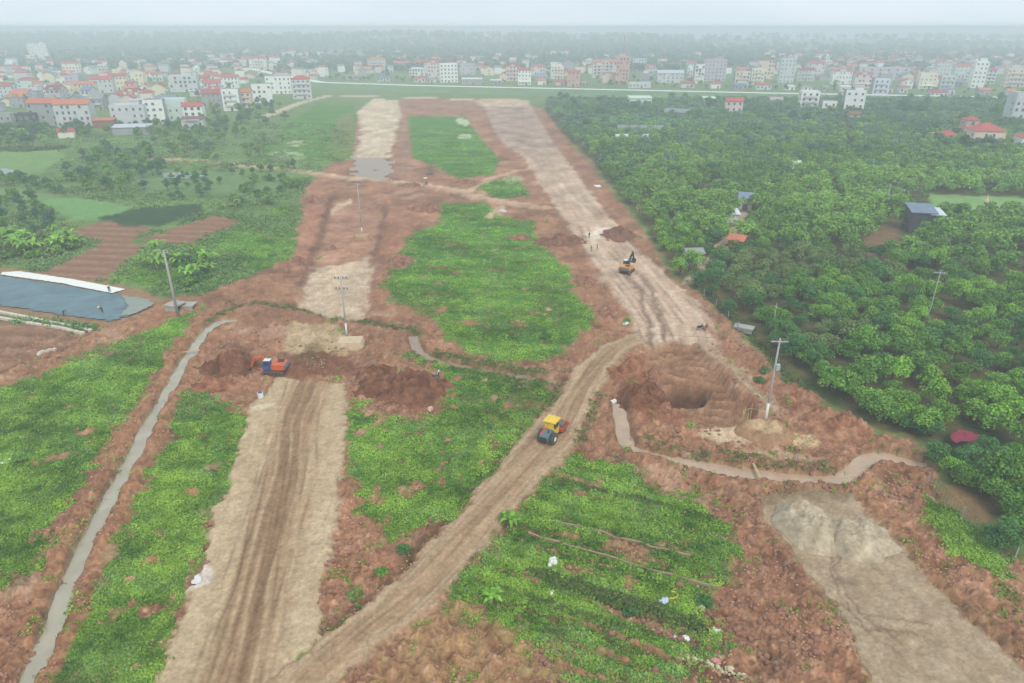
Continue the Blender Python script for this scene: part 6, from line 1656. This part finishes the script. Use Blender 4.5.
draped([(947, 441), (958, 437), (978, 441), (976, 447), (962, 449), (950, 450)], "red_cloth", "crimson cloth sheet spread among the orchard trees", "cloth sheet", mat("crimson_cloth", (142, 44, 66), .8, .2, 1.2), 26, 1.0, .4, 1.6, smooth=1, seed=8)
draped([(108, 126.5), (116, 125.6), (118, 128), (108, 129)], "blue_tarpaulin", "blue tarpaulin over a stack before the pale grey village house", "tarpaulin", mat("blue_tarp", (72, 108, 190), .6, .1, .8), 16, 1.6, .4, 2, seed=9)
for u0, v0, u1, v1, lab in [(-40, 305, 92, 331, "long pale concrete edging in front of the dark liner"), (-40, 312, 84, 333, "second pale edging slab row just below the first one"), (38, 357, 56, 350, "short white slab beside the path west of the long canal")]:
    a, b = P3(u0, v0), P3(u1, v1); mb = MB(); n = 24
    for i in range(n):
        p0, p1 = a.lerp(b, i / n), a.lerp(b, (i + .96) / n); z0, z1 = ground_z(p0.x, p0.y) + .2, ground_z(p1.x, p1.y) + .2
        mb.bar((p0.x, p0.y, z0), (p1.x, p1.y, z1), .55, .45)
    tag(mb.build("concrete_edging", mat("edging_concrete", (216, 204, 188), .9, .2, .7)), lab, "edging")
# low garden walls and fences
def low_wall(pts, w, h, m, label, name="garden_wall"):
    mb = MB(); L = [Vector((*W(*q), 0)) for q in pts]; q = []
    for a, b in zip(L[:-1], L[1:]):
        n = max(1, int((b - a).length / 1.2)); q += [a.lerp(b, i / n) for i in range(n)]
    q.append(L[-1])
    for a, b in zip(q[:-1], q[1:]):
        mb.bar((a.x, a.y, ground_z(a.x, a.y) + h / 2 - .05), (b.x, b.y, ground_z(b.x, b.y) + h / 2 - .05), w, h * random.uniform(.85, 1.1))
    tag(mb.build(name, m), label, "wall")
BRK = mat("old_brick", (168, 138, 116), .95, .3, 1.5)
low_wall([(528, 534), (570, 547), (620, 561), (662, 575), (716, 590)], .16, .4, BRK, "long low garden wall across the green plots")
low_wall([(545, 520), (590, 529), (640, 542), (690, 558)], .16, .3, BRK, "upper low garden wall among the green plots")
low_wall([(902, 152), (1010, 156)], .3, 2.0, mat("compound_wall", (150, 138, 122), .95, .2, .6), "grey compound wall below the red roofed villas", "compound_wall")
low_wall([(905, 262), (946, 264)], .3, 1.8, mat("red_brick_wall", (150, 88, 70), .95, .2, .6), "red brick wall piece below the dark walled house", "brick_wall")
def wire_fence(pts, h, label, m=None):
    o = empty("wire_fence", P3(*pts[0])); tag(o, label, "fence"); base = Vector(o.location)
    Q = [P3(*q) - base for q in pts]
    for q in Q: MB().box((q.x, q.y, q.z + h / 2 - .15), (.10, .10, h + .3)).build("post", M['conc'], o)
    w = MB()
    for a, b in zip(Q[:-1], Q[1:]):
        for k in range(6): z = .15 + (h - .25) * k / 5; w.tube((a.x, a.y, a.z + z), (b.x, b.y, b.z + z), .018, .018, 4, caps=False)
        n = max(2, int((b - a).length / .5))
        for k in range(1, n): c = a.lerp(b, k / n); w.tube((c.x, c.y, c.z + .1), (c.x, c.y, c.z + h - .1), .012, .012, 4, caps=False)
    w.build("wire_mesh", M['black'], o)
wire_fence([(926, 486), (961, 519), (987, 540), (1014, 560)], 1.6, "thin wire fence with concrete posts beside the bare plot below the red cloth")
wire_fence([(704, 296), (716, 306), (728, 318), (738, 329)], 1.6, "dark wire fence along the orchard ditch below the lane")
# planks over the canals
for u, v, yaw, lab in [(757, 472, 88, "narrow plank across the wide muddy canal"), (190, 352, 15, "plank bridge across the long straight canal")]:
    p = P3(u, v); tag(MB().box((0, 0, 0), (.3, 3.4, .08)).build("plank", M['bamboo'], loc=(p.x, p.y, .12), rot=(0, 0, R(yaw - 90))), lab, "plank")

# ---- rubbish and plastic left on the plots
def crumple(u, v, s, m, label, name, cat, seed, flat=.5):
    rg = np.random.default_rng(seed); bm = bmesh.new(); bmesh.ops.create_icosphere(bm, subdivisions=3, radius=1.0)
    for q in bm.verts:
        a = np.array([q.co.x * 1.7 + seed]); b = np.array([q.co.y * 1.7 + q.co.z * 1.3])
        k = 1 + .5 * fbm(a, b, 1.0, 3, seed)[0]; q.co = Vector((q.co.x * s * k, q.co.y * s * .8 * k, max(-.05, q.co.z * s * flat * k)))
    me = bpy.data.meshes.new(name); bm.to_mesh(me); bm.free()
    tag(link_mesh(name, me, m, loc=P3(u, v, .02), rot=(0, 0, rg.uniform(0, 6))), label, cat)
WP = mat("white_plastic", (232, 230, 228), .5, .12, 2.5); BP = mat("blue_white_plastic", (190, 202, 222), .5, .2, 2.0); DP = mat("dark_plastic", (58, 54, 52), .6, .2, 2.0)
for i, (u, v, s, m, lab, nm, cat, fl) in enumerate([
 (553, 563, .62, WP, "big bulging white sack on the green plot below the long garden wall", "white_sack", "sack", .9), (549, 561, .35, DP, "black plastic bag beside the big white sack", "black_bag", "bag", .6), (555, 570, .38, WP, "torn white plastic spread just below the big white sack", "plastic_scrap", "plastic sheet", .15),
 (551, 594, .28, WP, "lone small white bag in the weeds below the dark hedge row", "white_bag", "bag", .6), (664, 602, .5, BP, "bluish white plastic heap next to the yellow hose", "plastic_heap", "plastic sheet", .6), (700, 606, .45, WP, "white plastic heap beside the brown bush at the plots' east end", "plastic_heap", "plastic sheet", .5),
 (716, 632, .6, WP, "pale rubbish heap at the end of the dark hedge row", "rubbish_heap", "rubbish", .35), (676, 635, .3, WP, "small white bag on the pale soil under the hedge row", "white_bag", "bag", .5), (686, 639, .32, WP, "crumpled white bag right of another under the hedge row", "white_bag", "bag", .4),
 (716, 660, .4, mat("red_white_plastic", (214, 150, 140), .6, .4, 2.5), "reddish white rubbish near the lower stone line", "rubbish_heap", "rubbish", .3), (577, 526, .4, mat("pink_plastic", (206, 160, 160), .6, .3, 2.5), "pinkish rags beside the upper garden wall", "rag_heap", "rags", .3), (598, 532, .3, WP, "white scrap on the upper garden wall", "plastic_scrap", "plastic sheet", .4),
 (558, 520, .35, WP, "white scrap in the weeds above the upper garden wall", "plastic_scrap", "plastic sheet", .3), (200, 578, .8, mat("lime_powder", (226, 222, 222), .95, .1, 2), "spilled white lime on the rolled road's west edge", "lime_spill", "lime", .12), (5, 462, .7, WP, "white plastic in the weeds at the picture's west edge", "plastic_scrap", "plastic sheet", .3),
 (430, 408, .5, mat("pale_rock", (206, 178, 156), .9, .2, 2), "pale boulder on the flank of the wide spoil mound", "boulder", "rock", .6), (626, 322, .6, WP, "white sheet at the roadside left of the ruts", "plastic_scrap", "plastic sheet", .2), (425, 178, .8, WP, "white sheet in the scrub beside the cross track", "plastic_scrap", "plastic sheet", .3),
 (503, 212, 1.3, mat("pale_rubble", (206, 200, 190), .9, .2, 1), "pale rubble heap at the tip of the green field", "rubble_heap", "rubble", .5), (430, 175, 1.2, mat("brush_heap", (96, 92, 76), .95, .3, 1.4), "dark brush heap beside the cross track", "brush_heap", "brush", .7), (598, 185, 1.6, WP, "white sheet against the orchard edge beside the new road", "plastic_scrap", "plastic sheet", .2),
 (860, 330, 1.0, mat("grey_tarp", (176, 186, 196), .6, .2, 1), "grey tarpaulin lump among the orchard trees right of the ditch culvert", "tarpaulin", "tarpaulin", .9), (945, 160, 1.2, WP, "white sheet roof scrap in the upper orchard", "plastic_scrap", "plastic sheet", .6), (1004, 172, 1.2, WP, "white sheet scrap near the east edge of the upper orchard", "plastic_scrap", "plastic sheet", .6)]):
    crumple(u, v, s, m, lab, nm, cat, 40 + i, fl)
hs = MB(); prev = None
for i in range(15):
    a = i / 14 * 2.6; q = W(668, 602); p_ = (q[0] + .1 + 1.1 * math.sin(a) * .9, q[1] + .2 + 1.0 * (1 - math.cos(a)) * .5, ground_z(*q) + .28)
    if prev: hs.tube(prev, p_, .07, .07, 6, caps=False)
    prev = p_
tag(hs.build("yellow_hose", mat("yellow_hose", (226, 190, 60), .5, .1, 2)), "curled yellow hose beside the bluish plastic heap", "hose")
# stone line, clods: nobody could count them
def rubble(fn, n, smin, smax, m, seed, name="rubble"):
    rg = np.random.default_rng(seed); mb = MB()
    for i in range(n):
        x, y = fn(rg); s = rg.uniform(smin, smax) ; mb.ball((x, y, ground_z(x, y) + s * .25), (s * rg.uniform(.7, 1.3), s * rg.uniform(.7, 1.2), s * .7), 5, 4)
    tag(mb.build(name, m), kind='stuff')
def on_line(px, j):
    P = [np.array(W(*q)) for q in px]
    def fn(rg):
        i = rg.integers(len(P) - 1); t = rg.uniform(); q = P[i] * (1 - t) + P[i + 1] * t; return q[0] + rg.normal(0, j), q[1] + rg.normal(0, j)
    return fn
rubble(on_line([(676, 653), (700, 662), (742, 676)], .18), 70, .08, .28, mat("pale_stone", (206, 192, 160), .9, .2, 2), 1, "stone_rubble")
rubble(on_line([(600, 560), (640, 572), (700, 592)], .25), 40, .06, .18, mat("pale_stone_small", (206, 192, 160), .9, .2, 2), 2, "stone_rubble")
sw = soil_rough * (1 - GM) * (1 - np.maximum.reduce([m_b, m_c, m_l, pm, m_lane, STRUCT['construction_road'], np.clip(trench, 0, 1)])) * (Yg < 125)
cxs, cys = scatter_world(sw * np.clip(.15 + m_fbm(7, 4, 222), 0, 1) ** 1.6, 5200, 223)
it = iter(zip(cxs, cys))
rubble(lambda rg: next(it), 5200, .04, .17, mat("clod", (186, 140, 114), .95, .35, 1.1), 3, "earth_clods")

cxs, cys = scatter_world(sw * np.clip(m_fbm(10, 4, 322) - .1, 0, 1), 1500, 323); it = iter(zip(cxs, cys))
rubble(lambda rg: next(it), 1500, .10, .34, mat("dark_clod", (150, 108, 86), .95, .35, 1.1), 5, "earth_clods")
# ---- tombs in the orchard, things in the green pond field
tb = MB(); tb.box((0, 0, .3), (1.6, 1.0, .6)); tb.box((0, .3, .8), (.9, .3, .6), taper=.8); tbm = tb.mesh("tomb"); tbm.materials.append(WALLS['white'])
for i, (u, v) in enumerate([(869, 189), (874, 190), (879, 191), (884, 193), (890, 193), (896, 192), (902, 191), (878, 187)]):
    o = link_obj("tomb", tbm, None, P3(u, v), (0, 0, random.uniform(-.3, .3))); tag(o, "small white tomb in the row beside the slim orchard pole", "tomb", "white tombs in the orchard")
o = empty("feed_stand", P3(986, 203)); tag(o, "yellow conical stand at the upper edge of the green pond field", "stand")
MB().tube((0, 0, 0), (0, 0, 1.6), 1.0, .3, 10).build("cone", M['straw'], o); MB().tube((0, 0, 1.6), (0, 0, 2.6), .18, .12, 8).build("neck", M['straw'], o)

# ---- people
def person(u, v, yaw, shirt, trousers, label, pose='stand', hat=None, dz=0.0, at=None):
    """One continuous skinned figure, feet on the ground; +x is forward."""
    J = {'pel': (0, 0, .92), 'chest': (0, 0, 1.25), 'neck': (0, 0, 1.45), 'head': (.02, 0, 1.56), 'crown': (.02, 0, 1.68),
         'hl': (0, .1, .88), 'kl': (.03, .11, .48), 'al': (0, .12, .08), 'tl': (.16, .13, .03), 'hr': (0, -.1, .88), 'kr': (.06, -.11, .48), 'ar': (.02, -.12, .08), 'tr': (.18, -.13, .03),
         'sl': (0, .19, 1.38), 'el': (-.03, .26, 1.1), 'wl': (.1, .26, .86), 'fl': (.15, .25, .76), 'sr': (0, -.19, 1.38), 'er': (-.03, -.26, 1.1), 'wr': (.12, -.24, .88), 'fr': (.17, -.23, .78)}
    if pose == 'bend':
        for k, q in {'chest': (.25, 0, 1.12), 'neck': (.42, 0, 1.2), 'head': (.5, 0, 1.22), 'crown': (.62, 0, 1.22), 'sl': (.36, .19, 1.14), 'el': (.42, .24, .85), 'wl': (.5, .2, .6), 'fl': (.53, .19, .5), 'sr': (.36, -.19, 1.14), 'er': (.44, -.24, .85), 'wr': (.52, -.2, .6), 'fr': (.56, -.19, .5)}.items(): J[k] = q
    if pose == 'sit':
        for k, q in {'pel': (0, 0, .8), 'hl': (.03, .1, .78), 'hr': (.03, -.1, .78), 'chest': (.06, 0, 1.12), 'neck': (.1, 0, 1.32), 'head': (.13, 0, 1.43), 'crown': (.14, 0, 1.55), 'kl': (.42, .17, .68), 'kr': (.42, -.17, .68), 'al': (.36, .18, .3), 'ar': (.36, -.18, .3), 'tl': (.5, .18, .26), 'tr': (.5, -.18, .26),
                     'sl': (.08, .19, 1.24), 'sr': (.08, -.19, 1.24), 'el': (.25, .27, 1.06), 'er': (.25, -.27, 1.06), 'wl': (.48, .26, 1.02), 'wr': (.48, -.26, 1.02), 'fl': (.57, .25, 1.03), 'fr': (.57, -.25, 1.03)}.items(): J[k] = q
    rad = {'pel': .135, 'chest': .15, 'neck': .06, 'head': .085, 'crown': .075, 'hl': .09, 'kl': .065, 'al': .045, 'tl': .04, 'hr': .09, 'kr': .065, 'ar': .045, 'tr': .04, 'sl': .06, 'el': .045, 'wl': .032, 'fl': .035, 'sr': .06, 'er': .045, 'wr': .032, 'fr': .035}
    names_ = list(J); E = [('pel', 'chest'), ('chest', 'neck'), ('neck', 'head'), ('head', 'crown'), ('pel', 'hl'), ('hl', 'kl'), ('kl', 'al'), ('al', 'tl'), ('pel', 'hr'), ('hr', 'kr'), ('kr', 'ar'), ('ar', 'tr'), ('chest', 'sl'), ('sl', 'el'), ('el', 'wl'), ('wl', 'fl'), ('chest', 'sr'), ('sr', 'er'), ('er', 'wr'), ('wr', 'fr')]
    me = bpy.data.meshes.new("armature"); me.from_pydata([J[n] for n in names_], [(names_.index(a), names_.index(b)) for a, b in E], [])
    tmp = bpy.data.objects.new("tmp", me); COL.objects.link(tmp); md = tmp.modifiers.new("skin", 'SKIN'); sv = me.skin_vertices[0].data
    for i, n in enumerate(names_): sv[i].radius = (rad[n], rad[n]); sv[i].use_root = (n == 'pel')
    ss = tmp.modifiers.new("sub", 'SUBSURF'); ss.levels = ss.render_levels = 1
    bpy.context.view_layer.update(); dg = bpy.context.evaluated_depsgraph_get(); body = bpy.data.meshes.new_from_object(tmp.evaluated_get(dg)); body.name = "body"
    bpy.data.objects.remove(tmp)
    body.materials.clear(); [body.materials.append(m) for m in (M['skin'], shirt, trousers, M['black'])]
    pts = {n: Vector(J[n]) for n in names_}; grp = {'pel': 2, 'chest': 1, 'neck': 0, 'head': 0, 'crown': 0, 'hl': 2, 'kl': 2, 'al': 3, 'tl': 3, 'hr': 2, 'kr': 2, 'ar': 3, 'tr': 3, 'sl': 1, 'el': 1, 'wl': 0, 'fl': 0, 'sr': 1, 'er': 1, 'wr': 0, 'fr': 0}
    for f in body.polygons: f.material_index = grp[min(names_, key=lambda n: (pts[n] - f.center).length)]; f.use_smooth = True
    loc = at if at is not None else P3(u, v, dz)
    o = link_obj("person", body, None, loc, (0, 0, yaw)); tag(o, label, "person")
    h = pts['crown']
    if hat: MB().tube((h.x, 0, h.z - .04), (h.x, 0, h.z + .2), .3, .02, 14).build("hat", hat, o)
    else: MB().ball((h.x - .02, 0, h.z + .0), (.1, .1, .1), 8, 6).build("hair", M['hair'], o, smooth=True)
    return o
CL = {n: mat("cloth_" + n, c, .9, .15, 5) for n, c in {'navy': (42, 48, 66), 'dark': (48, 46, 48), 'green': (70, 84, 66), 'grey': (120, 118, 116), 'blue': (70, 98, 150), 'white': (214, 212, 208), 'red': (168, 66, 60), 'khaki': (150, 132, 100)}.items()}
person(589, 240, R(-70), CL['dark'], CL['navy'], "person in dark clothes standing at the pale patch of the new road")
person(591, 252, R(-20), CL['grey'], CL['dark'], "person in grey shirt left of another worker below the dark clothed one", hat=M['straw'])
person(597, 251, R(160), CL['green'], CL['dark'], "person in green shirt facing the grey shirted worker")
person(110, 293, R(-60), CL['navy'], CL['dark'], "person in navy standing on the white strip of the liner", hat=M['straw'])
person(103, 313, R(170), CL['dark'], CL['dark'], "person in black bending over the dark liner near its grey end", 'bend', hat=M['straw'])
person(64, 316, R(10), CL['green'], CL['dark'], "person in green bending over the dark liner's front edge", 'bend')
person(439, 379, R(150), CL['white'], CL['dark'], "person in white shirt standing beside the parked blue motorbike")

def motorbike(u, v, yaw, m, label, rider=None):
    p = P3(u, v); o = empty("motorbike", p, yaw); tag(o, label, "motorbike")
    for x in (-.6, .62):
        w = MB()
        for k in range(16):
            a, b = 2 * math.pi * k / 16, 2 * math.pi * (k + 1) / 16; w.tube((x + .26 * math.cos(a), 0, .29 + .26 * math.sin(a)), (x + .26 * math.cos(b), 0, .29 + .26 * math.sin(b)), .05, .05, 6, caps=False)
        wo = w.build("wheel", M['rubber'], o); MB().tube((x, -.06, .29), (x, .06, .29), .1, .1, 10).build("hub", M['galv'], wo)
    MB().prism([(-.7, .55), (-.15, .42), (.25, .45), (.5, .85), (.42, .92), (.15, .6), (-.2, .66), (-.75, .72)], -.13, .13).build("body", m, o)
    MB().box((-.3, 0, .76), (.75, .26, .12)).build("seat", M['black'], o)
    MB().tube((.62, 0, .29), (.42, 0, 1.0), .045, .045, 8).tube((.4, -.32, 1.02), (.4, .32, 1.02), .025, .025, 6).build("fork", M['black'], o)
    MB().tube((.5, 0, .88), (.58, 0, .86), .09, .1, 12).build("headlight", M['white'], o)
    MB().box((-.05, 0, .35), (.45, .24, .26)).build("engine", M['galv'], o)
    if rider:
        c, s = math.cos(yaw), math.sin(yaw); person(0, 0, yaw, rider[0], rider[1], rider[2], 'sit', at=Vector((p.x - .25 * c, p.y - .25 * s, p.z + .02)))
motorbike(434, 381, R(10), M['blue'], "blue motorbike parked at the edge of the wide spoil mound")
motorbike(426, 186, R(200), M['red'], "red motorbike ridden along the cross track in the middle", (CL['navy'], CL['dark'], "person in navy riding the red motorbike on the cross track"))
motorbike(295, 170, R(-10), M['black'], "black motorbike ridden along the western cross track", (CL['dark'], CL['dark'], "person in black riding the black motorbike on the cross track"))
motorbike(271, 168, R(-6), M['blue'], "blue motorbike at the western end of the cross track", (CL['red'], CL['dark'], "person in red riding the westernmost motorbike"))
motorbike(700, 330, R(30), M['black'], "black motorbike parked on the gravel above the service track")
motorbike(706, 330, R(60), M['red'], "red motorbike parked right of the black one above the service track")
